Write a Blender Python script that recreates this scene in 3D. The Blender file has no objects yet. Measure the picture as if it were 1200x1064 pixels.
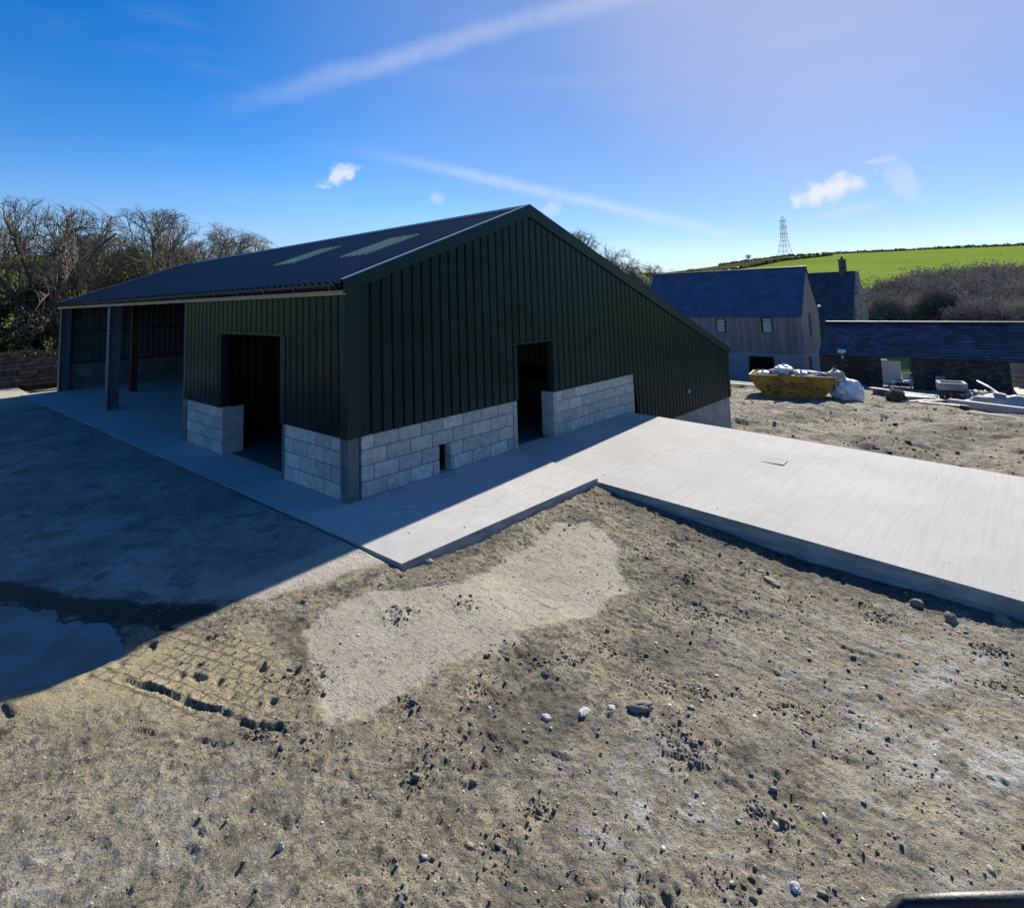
import bpy, math, random
import numpy as np
from mathutils import Vector, Matrix
random.seed(7); RNG = np.random.default_rng(7)
scene = bpy.context.scene
COL = scene.collection
R = math.radians

# ------------------------------------------------------------------ noise
def _hash(ix, iy, s):
    n = (ix.astype(np.int64)*374761393 + iy.astype(np.int64)*668265263 + s*974711) & 0x7fffffff
    n = ((n ^ (n >> 13))*1274126177) & 0x7fffffff
    n = n ^ (n >> 16)
    return (n & 0xffff)/65535.0
def vnoise(x, y, s=0):
    x = np.asarray(x, float); y = np.asarray(y, float)
    ix = np.floor(x); iy = np.floor(y); fx = x-ix; fy = y-iy
    ix = ix.astype(np.int64); iy = iy.astype(np.int64)
    u = fx*fx*fx*(fx*(fx*6-15)+10); v = fy*fy*fy*(fy*(fy*6-15)+10)
    a = _hash(ix, iy, s); b = _hash(ix+1, iy, s); c = _hash(ix, iy+1, s); d = _hash(ix+1, iy+1, s)
    return (a*(1-u)+b*u)*(1-v)+(c*(1-u)+d*u)*v*1.0
def fbm(x, y, s=0, oct=4, gain=.5):
    t = 0; a = 1; n = 0
    for i in range(oct):
        ca, sa = math.cos(.7*i+.3), math.sin(.7*i+.3)
        t = t + a*(vnoise((x*ca-y*sa)*2**i, (x*sa+y*ca)*2**i, s+i*17)-.5); n += a; a *= gain
    return t/n*2
def sst(a, b, t):
    t = np.clip((np.asarray(t, float)-a)/(b-a), 0, 1); return t*t*(3-2*t)
def poly_sd(px, py, pts):
    """signed distance to a polygon (negative inside)"""
    px = np.asarray(px, float); py = np.asarray(py, float)
    d = np.full(px.shape, 1e9); ins = np.zeros(px.shape, bool); n = len(pts)
    for i in range(n):
        x0, y0 = pts[i]; x1, y1 = pts[(i+1) % n]
        ex, ey = x1-x0, y1-y0
        t = np.clip(((px-x0)*ex+(py-y0)*ey)/(ex*ex+ey*ey), 0, 1)
        d = np.minimum(d, np.hypot(px-x0-t*ex, py-y0-t*ey))
        c = ((y0 > py) != (y1 > py)) & (px < (x1-x0)*(py-y0)/((y1-y0) if y1 != y0 else 1e-9)+x0)
        ins ^= c
    return np.where(ins, -d, d)

# ------------------------------------------------------------------ materials
def newmat(name):
    m = bpy.data.materials.new(name); m.use_nodes = True
    nt = m.node_tree; return m, nt, nt.nodes['Principled BSDF']
def N(nt, t, **kw):
    n = nt.nodes.new(t)
    for k, v in kw.items():
        if k.startswith('i_'): n.inputs[k[2:].replace('_', ' ')].default_value = v
        else: setattr(n, k, v)
    return n
def L(nt, a, b): nt.links.new(a, b)
def mixc(nt, fac, a, b, mode='MIX'):
    n = nt.nodes.new('ShaderNodeMix'); n.data_type = 'RGBA'; n.blend_type = mode
    for sock, v in ((n.inputs[0], fac), (n.inputs[6], a), (n.inputs[7], b)):
        if hasattr(v, 'is_linked') or isinstance(v, bpy.types.NodeSocket): L(nt, v, sock)
        elif isinstance(v, (tuple, list)): sock.default_value = (*v, 1) if len(v) == 3 else v
        else: sock.default_value = v
    return n.outputs[2]
def mth(nt, op, a, b=0.0, c=None, clamp=False):
    n = nt.nodes.new('ShaderNodeMath'); n.operation = op; n.use_clamp = clamp
    for i, v in enumerate((a, b) if c is None else (a, b, c)):
        if isinstance(v, bpy.types.NodeSocket): L(nt, v, n.inputs[i])
        else: n.inputs[i].default_value = v
    return n.outputs[0]
def ramp(nt, v, a, b):
    n = nt.nodes.new('ShaderNodeMapRange'); n.interpolation_type = 'SMOOTHSTEP'
    L(nt, v, n.inputs[0]); n.inputs[1].default_value = a; n.inputs[2].default_value = b
    return n.outputs[0]
def coords(nt, stretch=(1, 1, 1), kind='Object'):
    tc = nt.nodes.new('ShaderNodeTexCoord'); mp = nt.nodes.new('ShaderNodeMapping')
    mp.inputs['Scale'].default_value = stretch
    L(nt, tc.outputs[kind], mp.inputs[0]); return mp.outputs[0]
def noise(nt, vec, scale, detail=4, rough=.55, dist=0):
    n = nt.nodes.new('ShaderNodeTexNoise'); L(nt, vec, n.inputs['Vector'])
    n.inputs['Scale'].default_value = scale; n.inputs['Detail'].default_value = detail
    n.inputs['Roughness'].default_value = rough; n.inputs['Distortion'].default_value = dist
    return n.outputs[0]
def attr(nt, name):
    n = nt.nodes.new('ShaderNodeAttribute'); n.attribute_name = name; return n.outputs['Fac']
def bump(nt, b, h, strength, dist=.02):
    n = nt.nodes.new('ShaderNodeBump'); n.inputs['Strength'].default_value = strength
    n.inputs['Distance'].default_value = dist; L(nt, h, n.inputs['Height']); L(nt, n.outputs[0], b.inputs['Normal'])
def mat(name, c1, c2=None, scale=3, rough=.75, bmp=.15, bscale=None, tint=False, metal=0, stretch=(1, 1, 1), lo=.35, hi=.65, bdist=.02, spec=.5, rvar=.1):
    m, nt, b = newmat(name); v = coords(nt, stretch)
    c2 = c2 or tuple(min(1, x*1.35) for x in c1)
    n = noise(nt, v, scale, 6, .6)
    col = mixc(nt, ramp(nt, n, lo, hi), c1, c2)
    if tint:
        a = attr(nt, 'tint'); col = mixc(nt, 1.0, col, a, 'MULTIPLY')
    L(nt, col, b.inputs['Base Color'])
    b.inputs['Metallic'].default_value = metal; b.inputs['Specular IOR Level'].default_value = spec
    L(nt, mth(nt, 'MULTIPLY_ADD', n, rvar*2, rough-rvar), b.inputs['Roughness'])
    if bmp: bump(nt, b, noise(nt, v, bscale or scale*6, 5, .65), bmp, bdist)
    return m
M = {}
M['clad'] = mat('green_coated_steel', (.0040, .0190, .0200), (.0054, .0235, .0245), 1.3, .30, .05, 2, tint=True, spec=.13)
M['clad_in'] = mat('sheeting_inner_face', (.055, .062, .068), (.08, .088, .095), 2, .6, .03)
M['block_in'] = mat('shade_toned_block', (.10, .10, .098), (.17, .168, .16), 5, .92, .3, 40, tint=True)  # concrete block again, colour darkened to paint the open bays' shade
M['roof'] = mat('blue_grey_coated_roof', (.016, .028, .040), (.022, .037, .052), 1.1, .42, .03, 3, spec=.5)
M['flash'] = mat('green_flashing', (.0060, .0230, .0250), (.0078, .0280, .0300), 2, .34, .02, 3, spec=.15)
M['cap'] = mat('glint_pale_metal', (.26, .30, .36), (.34, .38, .42), 4, .35, .02, 8)  # pale tone paints the left verge's sun glint; wall bracket shares it
M['block'] = mat('concrete_block', (.36, .352, .34), (.50, .49, .47), 9, .92, .35, 60, tint=True, bdist=.006)
M['mortar'] = mat('mortar', (.12, .118, .115), (.18, .176, .17), 12, .95, .3, 60)
M['steel'] = mat('galvanised_post', (.085, .10, .125), (.13, .15, .18), 6, .6, .05, 20, metal=.2)
M['paleconc'] = mat('pale_jamb_concrete', (.30, .31, .31), (.40, .41, .40), 5, .9, .2, 40)
M['timber'] = mat('pale_timber', (.34, .27, .18), (.46, .37, .25), 4, .8, .2, 20, stretch=(8, .6, 8))
M['gutter'] = mat('black_gutter', (.012, .013, .016), (.02, .021, .024), 5, .4, .02)
M['grp'] = mat('translucent_rooflight', (.27, .34, .22), (.34, .41, .27), 5, .55, .05)
M['retain'] = mat('cast_concrete_wall', (.22, .215, .205), (.33, .32, .30), 1.6, .9, .2, 20)
M['rust'] = mat('rusty_timber', (.03, .02, .013), (.065, .04, .024), 5, .85, .3)
M['larch'] = mat('weathered_larch_boards', (.225, .172, .165), (.32, .25, .24), 2.2, .85, .2, 9, tint=True, stretch=(3, 3, .35))
M['slateblue'] = mat('blue_slate_roof', (.055, .082, .15), (.075, .105, .185), 1.2, .5, .15, 5, tint=True)
M['slatedark'] = mat('dark_slate_roof', (.028, .036, .058), (.05, .06, .088), 1.5, .55, .25, 6, tint=True)
M['slateold'] = mat('old_slate_roof', (.020, .024, .036), (.045, .052, .075), 1.5, .5, .4, 5, tint=True)
M['render'] = mat('grey_blockwork', (.24, .25, .28), (.32, .33, .36), 1.2, .9, .15, 10)
M['frame'] = mat('dark_window_frame', (.015, .016, .02), None, 4, .45, .02)
M['blind'] = mat('pale_window_film', (.42, .40, .36), (.52, .50, .45), 2, .35, .03)
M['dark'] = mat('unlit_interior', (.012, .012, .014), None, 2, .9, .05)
M['stone'] = mat('dark_slate_stone', (.045, .038, .036), (.10, .085, .075), 4, .95, .5, 12, tint=True, bdist=.05)
M['palestone'] = mat('pale_gable_stone', (.17, .155, .145), (.30, .27, .25), 3, .95, .5, 8, tint=True, bdist=.05)
M['skip'] = mat('worn_yellow_paint', (.40, .215, .025), (.26, .13, .02), 2.2, .65, .2, 8, lo=.45, hi=.62)
M['skiprust'] = mat('rusted_steel', (.035, .018, .012), (.09, .04, .02), 5, .85, .3)
M['white'] = mat('white_plastic', (.62, .62, .60), (.76, .76, .74), 4, .5, .3, 9)
M['bluewhite'] = mat('white_woven_sack', (.55, .57, .60), (.72, .73, .74), 3, .6, .5, 8)
M['rubbish'] = mat('mixed_rubbish', (.10, .085, .075), (.5, .46, .42), 6, .8, .4, 20, tint=True, lo=.4, hi=.6)
M['board'] = mat('white_painted_board', (.66, .66, .62), (.78, .78, .74), 1.5, .6, .1)
M['woodgrey'] = mat('weathered_plank', (.36, .335, .30), (.52, .49, .44), 3, .85, .3, 15, stretch=(1, 6, 6))
M['wooddark'] = mat('wet_timber', (.075, .06, .05), (.14, .115, .09), 3, .85, .3, 15)
M['tarp'] = mat('grey_tarpaulin', (.34, .31, .28), (.46, .43, .40), 3, .7, .4, 6)
M['bluepipe'] = mat('blue_pipe', (.035, .11, .32), (.05, .15, .40), 4, .4, .02)
M['blackpaint'] = mat('black_rubber', (.006, .006, .007), (.012, .012, .013), 20, .5, .15, 90)
M['tanpaint'] = mat('tan_leatherette', (.42, .26, .14), (.5, .32, .18), 10, .6, .1, 80)
M['pylon'] = mat('galvanised_lattice', (.16, .17, .20), None, 1, .6, 0)
M['bark'] = mat('grey_brown_bark', (.045, .038, .029), (.095, .082, .062), 6, .9, .5, 20, stretch=(1, 1, .3))
M['twig'] = mat('bare_twigs', (.105, .088, .062), (.21, .18, .13), 1.2, .85, 0)
M['cattle'] = mat('dark_rail', (.03, .035, .045), None, 3, .6, .05)
def leafmat(name, c1, c2, c3, trans=.35, spec=.4, ro=.5):
    m, nt, b = newmat(name); v = coords(nt)
    a = attr(nt, 'tint')
    col = mixc(nt, ramp(nt, a, .1, .6), c1, c2); col = mixc(nt, ramp(nt, a, .7, 1.0), col, c3)
    L(nt, col, b.inputs['Base Color']); b.inputs['Roughness'].default_value = ro; b.inputs['Specular IOR Level'].default_value = spec
    tr = N(nt, 'ShaderNodeBsdfTranslucent'); L(nt, col, tr.inputs[0])
    mx = N(nt, 'ShaderNodeMixShader'); mx.inputs[0].default_value = trans
    out = nt.nodes['Material Output']; L(nt, b.outputs[0], mx.inputs[1]); L(nt, tr.outputs[0], mx.inputs[2]); L(nt, mx.outputs[0], out.inputs[0])
    return m
M['ivy'] = leafmat('ivy_leaves', (.022, .042, .012), (.05, .085, .02), (.16, .17, .06))
M['gorse'] = leafmat('fresh_green_leaves', (.08, .14, .02), (.16, .23, .035), (.26, .32, .06), .45)
M['scrub'] = leafmat('bare_scrub_twigs', (.13, .115, .11), (.27, .245, .22), (.27, .27, .14), .1, 0.0, 1.0)
M['deadleaf'] = leafmat('dry_bramble', (.09, .065, .04), (.17, .13, .08), (.32, .27, .19), .25)

def ground_mat():
    m, nt, b = newmat('site_ground'); v = coords(nt)
    conc, yard, wet, chalk, clay, grass, pale, rid = (attr(nt, k) for k in ('conc', 'yard', 'wet', 'chalk', 'clay', 'grass', 'pale', 'relief'))
    n1 = noise(nt, v, .9, 6, .6); n2 = noise(nt, v, 5, 9, .72, .3); n3 = noise(nt, v, 28, 5, .7); n4 = noise(nt, v, 95, 3, .7)
    vs = coords(nt, (7, 1.1, 1)); n5 = noise(nt, vs, 1.6, 5, .6)
    n6 = noise(nt, v, 13, 8, .74, .4); n7 = noise(nt, v, 2.1, 9, .72, .5)
    dirt = mixc(nt, ramp(nt, n1, .3, .7), (.315, .274, .186), (.420, .368, .256))
    dkz = ramp(nt, mth(nt, 'ADD', attr(nt, 'dk'), mth(nt, 'MULTIPLY_ADD', n2, 1.1, -.55)), .34, .60)
    dirt = mixc(nt, mth(nt, 'MULTIPLY', ramp(nt, n7, .52, .60), .65), dirt, (.50, .45, .33))
    dirt = mixc(nt, mth(nt, 'MULTIPLY', ramp(nt, n2, .515, .575), .6), dirt, (.128, .107, .074))
    dirt = mixc(nt, mth(nt, 'MULTIPLY', ramp(nt, n5, .50, .64), .5), dirt, (.17, .148, .112))
    dirt = mixc(nt, mth(nt, 'MULTIPLY', ramp(nt, n6, .54, .59), .75), dirt, (.088, .073, .052))
    dirt = mixc(nt, mth(nt, 'MULTIPLY', ramp(nt, n6, .46, .34), .65), dirt, (.45, .415, .325))
    dirt = mixc(nt, mth(nt, 'MULTIPLY', ramp(nt, n3, .57, .67), .7), dirt, (.13, .11, .084))
    dirt = mixc(nt, mth(nt, 'MULTIPLY', ramp(nt, n3, .42, .32), .5), dirt, (.42, .39, .32))
    dirt = mixc(nt, mth(nt, 'MULTIPLY', ramp(nt, n4, .60, .70), .8), dirt, (.50, .47, .40))
    dirt = mixc(nt, mth(nt, 'MULTIPLY', ramp(nt, n4, .40, .30), .8), dirt, (.07, .06, .046))
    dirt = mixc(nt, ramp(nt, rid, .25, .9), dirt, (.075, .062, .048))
    def voro(sc, vec=None):
        n = nt.nodes.new('ShaderNodeTexVoronoi'); L(nt, vec or vd, n.inputs['Vector']); n.inputs['Scale'].default_value = sc; return n
    vdn = nt.nodes.new('ShaderNodeVectorMath'); vdn.operation = 'MULTIPLY_ADD'; nd = nt.nodes.new('ShaderNodeTexNoise'); nd.inputs['Scale'].default_value = 30; L(nt, v, nd.inputs['Vector'])
    L(nt, nd.outputs['Color'], vdn.inputs[0]); vdn.inputs[1].default_value = (.03, .03, .03); L(nt, v, vdn.inputs[2]); vd = vdn.outputs[0]
    grit = None; gh_ = None
    for sc, thr in ((38, .80), (75, .72), (150, .66)):
        vo = voro(sc); sep = nt.nodes.new('ShaderNodeSeparateColor'); L(nt, vo.outputs['Color'], sep.inputs[0]); r_, g_ = sep.outputs[0], sep.outputs[1]
        on = mth(nt, 'MULTIPLY', mth(nt, 'GREATER_THAN', mth(nt, 'ADD', r_, mth(nt, 'MULTIPLY_ADD', n7, .7, -.35)), thr), ramp(nt, vo.outputs['Distance'], .46, .36))
        c_ = mixc(nt, g_, (.085, .072, .054), (.33, .30, .235)); c_ = mixc(nt, ramp(nt, g_, .80, .95), c_, (.60, .575, .51))
        dirt = mixc(nt, mth(nt, 'MULTIPLY', on, .85), dirt, c_)
        hgt_ = mth(nt, 'MULTIPLY', on, mth(nt, 'MULTIPLY_ADD', vo.outputs['Distance'], -1.6, 1.0)); hgt_ = mth(nt, 'MULTIPLY', hgt_, 38/sc)
        gh_ = hgt_ if gh_ is None else mth(nt, 'ADD', gh_, hgt_)
        grit = on if grit is None else mth(nt, 'MAXIMUM', grit, on)
    vs2 = coords(nt, (30, 2.6, 1)); n8 = noise(nt, vs2, 1.0, 4, .6, .3)
    stk = mth(nt, 'MULTIPLY', attr(nt, 'scrape'), ramp(nt, n8, .60, .64))
    dirt = mixc(nt, mth(nt, 'MULTIPLY', stk, .75), dirt, (.085, .072, .055))
    dirt = mixc(nt, mth(nt, 'MULTIPLY', mth(nt, 'MULTIPLY', attr(nt, 'scrape'), ramp(nt, n8, .42, .37)), .4), dirt, (.43, .40, .33))
    dirt = mixc(nt, mth(nt, 'MULTIPLY', dkz, .58), dirt, mixc(nt, ramp(nt, n6, .42, .58), (.135, .122, .098), (.062, .055, .045)))
    ck = ramp(nt, n6, .585, .61); dirt = mixc(nt, mth(nt, 'MULTIPLY', ck, .8), dirt, (.075, .063, .048))
    clm = mth(nt, 'MULTIPLY', clay, mth(nt, 'MULTIPLY_ADD', ramp(nt, n6, .52, .64), -.6, .9))
    dirt = mixc(nt, clm, dirt, mixc(nt, ramp(nt, n2, .35, .65), (.285, .235, .135), (.345, .29, .175)))
    nch = mth(nt, 'MULTIPLY', chalk, ramp(nt, mth(nt, 'ADD', mth(nt, 'MULTIPLY', n7, .6), mth(nt, 'MULTIPLY', n6, .4)), .47, .58))
    dirt = mixc(nt, nch, dirt, mixc(nt, ramp(nt, n3, .4, .6), (.45, .435, .39), (.68, .67, .63)))
    cc = mixc(nt, ramp(nt, n7, .35, .65), (.300, .270, .205), (.395, .360, .280))
    cc = mixc(nt, mth(nt, 'MULTIPLY', ramp(nt, n6, .52, .68), .55), cc, (.20, .178, .14))
    cc = mixc(nt, mth(nt, 'MULTIPLY', ramp(nt, n3, .44, .36), .5), cc, (.43, .405, .35))
    cc = mixc(nt, mth(nt, 'MULTIPLY', stk, .35), cc, (.20, .18, .145))
    cc = mixc(nt, mth(nt, 'MULTIPLY', ck, .8), cc, (.11, .095, .072))
    cc = mixc(nt, mth(nt, 'MULTIPLY', grit, .35), cc, (.20, .18, .145))
    cc = mixc(nt, mth(nt, 'MULTIPLY', ramp(nt, n4, .58, .68), .85), cc, (.12, .10, .078))
    ce = mth(nt, 'ADD', conc, mth(nt, 'MULTIPLY_ADD', n2, .4, -.2)); ce = mth(nt, 'ADD', ce, mth(nt, 'MULTIPLY_ADD', n6, .9, -.45))
    col = mixc(nt, ramp(nt, ce, .36, .60), dirt, cc)
    yc = mixc(nt, ramp(nt, n1, .3, .7), (.19, .182, .16), (.36, .345, .30))
    yc = mixc(nt, mth(nt, 'MULTIPLY', ramp(nt, n7, .50, .64), .7), yc, (.085, .08, .07))
    yc = mixc(nt, mth(nt, 'MULTIPLY', ramp(nt, n2, .48, .68), .55), yc, (.10, .092, .078))
    yc = mixc(nt, mth(nt, 'MULTIPLY', ramp(nt, n6, .54, .60), .45), yc, (.11, .10, .085))
    yc = mixc(nt, mth(nt, 'MULTIPLY', ramp(nt, n3, .55, .62), .5), yc, (.44, .42, .37))
    yc = mixc(nt, pale, yc, mixc(nt, ramp(nt, n2, .35, .7), (.46, .42, .345), (.36, .33, .26)))
    ye = mth(nt, 'ADD', yard, mth(nt, 'MULTIPLY_ADD', n2, .5, -.25)); ye = mth(nt, 'ADD', ye, mth(nt, 'MULTIPLY_ADD', n3, .3, -.15))
    col = mixc(nt, ramp(nt, ye, .42, .6), col, yc)
    we = ramp(nt, mth(nt, 'ADD', wet, mth(nt, 'MULTIPLY_ADD', n2, .7, -.35)), .4, .75)
    col = mixc(nt, we, col, (.045, .040, .032))
    gr = mixc(nt, ramp(nt, n1, .3, .7), (.13, .17, .05), (.22, .25, .10))
    col = mixc(nt, ramp(nt, mth(nt, 'ADD', grass, mth(nt, 'MULTIPLY_ADD', n2, .5, -.25)), .4, .6), col, gr)
    cx = nt.nodes.new('ShaderNodeCombineXYZ'); L(nt, mth(nt, 'ADD', attr(nt, 'tu'), mth(nt, 'MULTIPLY_ADD', n6, .08, -.04)), cx.inputs[0]); L(nt, mth(nt, 'ADD', attr(nt, 'tw'), mth(nt, 'MULTIPLY_ADD', n2, .13, -.065)), cx.inputs[1])
    bk = nt.nodes.new('ShaderNodeTexBrick'); L(nt, cx.outputs[0], bk.inputs['Vector']); bk.inputs['Scale'].default_value = 1.0; bk.inputs['Brick Width'].default_value = .125; bk.inputs['Row Height'].default_value = .095; bk.inputs['Mortar Size'].default_value = .011; bk.inputs['Mortar Smooth'].default_value = .5
    lug = mth(nt, 'MULTIPLY', mth(nt, 'MULTIPLY', bk.outputs['Fac'], attr(nt, 'tm')), ramp(nt, mth(nt, 'ADD', mth(nt, 'MULTIPLY', n2, .5), mth(nt, 'MULTIPLY', n7, .5)), .44, .53))
    col = mixc(nt, mth(nt, 'MULTIPLY', lug, .55), col, (.10, .082, .054))
    L(nt, col, b.inputs['Base Color'])
    r = mth(nt, 'MULTIPLY_ADD', we, -.45, .92); L(nt, r, b.inputs['Roughness'])
    b.inputs['Specular IOR Level'].default_value = .25
    hh = mth(nt, 'ADD', mth(nt, 'ADD', mth(nt, 'MULTIPLY', n6, 1.5), mth(nt, 'MULTIPLY', n3, .9)), mth(nt, 'MULTIPLY', n4, .3))
    hh = mth(nt, 'MULTIPLY', hh, mth(nt, 'MULTIPLY_ADD', ramp(nt, n7, .35, .65), .8, .5))
    hh = mth(nt, 'MULTIPLY', hh, mth(nt, 'MULTIPLY_ADD', mth(nt, 'MAXIMUM', mth(nt, 'MAXIMUM', conc, yard), clay), -.80, 1))
    hh = mth(nt, 'ADD', hh, mth(nt, 'MULTIPLY', gh_, mth(nt, 'MULTIPLY_ADD', mth(nt, 'MAXIMUM', mth(nt, 'MAXIMUM', conc, yard), clay), -.4*0-.32, .42)))
    hh = mth(nt, 'SUBTRACT', hh, mth(nt, 'MULTIPLY', lug, .7)); hh = mth(nt, 'SUBTRACT', hh, mth(nt, 'MULTIPLY', stk, .25))
    bump(nt, b, hh, 1.0, .048)
    return m
M['ground'] = ground_mat()
def conc_mat(name, brush, k=1.0):
    m, nt, b = newmat(name); v = coords(nt)
    n1 = noise(nt, v, .7, 5, .6); n2 = noise(nt, v, 4, 6, .65); n3 = noise(nt, v, 40, 4, .7)
    col = mixc(nt, ramp(nt, n1, .3, .7), tuple(k*q for q in (.405, .398, .375)), tuple(k*q for q in (.475, .466, .438)))
    col = mixc(nt, mth(nt, 'MULTIPLY', ramp(nt, n2, .52, .72), .4), col, (.33, .325, .31))
    col = mixc(nt, mth(nt, 'MULTIPLY', ramp(nt, n3, .62, .75), .3), col, (.26, .25, .235))
    vs = coords(nt, brush); nb = noise(nt, vs, 1, 4, .6)
    col = mixc(nt, mth(nt, 'MULTIPLY', ramp(nt, nb, .50, .62), .34), col, (.31, .305, .29))
    # pale mud smears carried on by boots and tyres
    nm = noise(nt, v, 1.7, 6, .7, .6)
    col = mixc(nt, mth(nt, 'MULTIPLY', ramp(nt, nm, .56, .72), .5), col, (.29, .26, .205))
    L(nt, col, b.inputs['Base Color']); b.inputs['Roughness'].default_value = .88; b.inputs['Specular IOR Level'].default_value = .3
    h = mth(nt, 'ADD', mth(nt, 'MULTIPLY', nb, 1.0), mth(nt, 'MULTIPLY', n3, .35)); bump(nt, b, h, .8, .014)
    return m
M['slab'] = conc_mat('new_concrete', (3, 14, 3)); M['ramp'] = conc_mat('brushed_concrete', (.9, 19, 3), .88)
def edge_mat():
    m, nt, b = newmat('slab_side_concrete'); v = coords(nt, (1, 1, 5))
    n = noise(nt, v, 3, 5, .6)
    L(nt, mixc(nt, ramp(nt, n, .35, .65), (.24, .235, .225), (.37, .36, .345)), b.inputs['Base Color'])
    b.inputs['Roughness'].default_value = .95; bump(nt, b, n, .4, .02); return m
M['slabside'] = edge_mat()
def water_mat():
    m, nt, b = newmat('muddy_puddle'); v = coords(nt)
    b.inputs['Base Color'].default_value = (.17, .16, .135, 1); L(nt, mth(nt, 'MULTIPLY_ADD', ramp(nt, noise(nt, coords(nt, (1, 1, 1)), 2.2, 5, .65), .4, .65), .40, .26), b.inputs['Roughness'])
    b.inputs['IOR'].default_value = 1.33; bump(nt, b, noise(nt, v, 9, 2), .05, .01); return m
M['water'] = water_mat()
def hill_mat():
    m, nt, b = newmat('pasture'); v = coords(nt)
    n1 = noise(nt, v, .02, 5, .6); n2 = noise(nt, v, .25, 5, .65)
    g = mixc(nt, ramp(nt, n1, .35, .65), (.175, .245, .040), (.23, .295, .055))
    g = mixc(nt, mth(nt, 'MULTIPLY', ramp(nt, n2, .45, .7), .35), g, (.14, .18, .045))
    rough = attr(nt, 'moor')
    g = mixc(nt, ramp(nt, mth(nt, 'ADD', rough, mth(nt, 'MULTIPLY_ADD', n2, .6, -.3)), .4, .6), g, mixc(nt, ramp(nt, n2, .4, .6), (.06, .055, .035), (.10, .095, .05)))
    L(nt, g, b.inputs['Base Color']); b.inputs['Roughness'].default_value = .9
    b.inputs['Specular IOR Level'].default_value = 0
    # blades stand up and glow against the light
    tr = N(nt, 'ShaderNodeBsdfTranslucent'); L(nt, g, tr.inputs[0]); bump(nt, b, n2, .6, .5)
    return m
M['hill'] = hill_mat()

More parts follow.
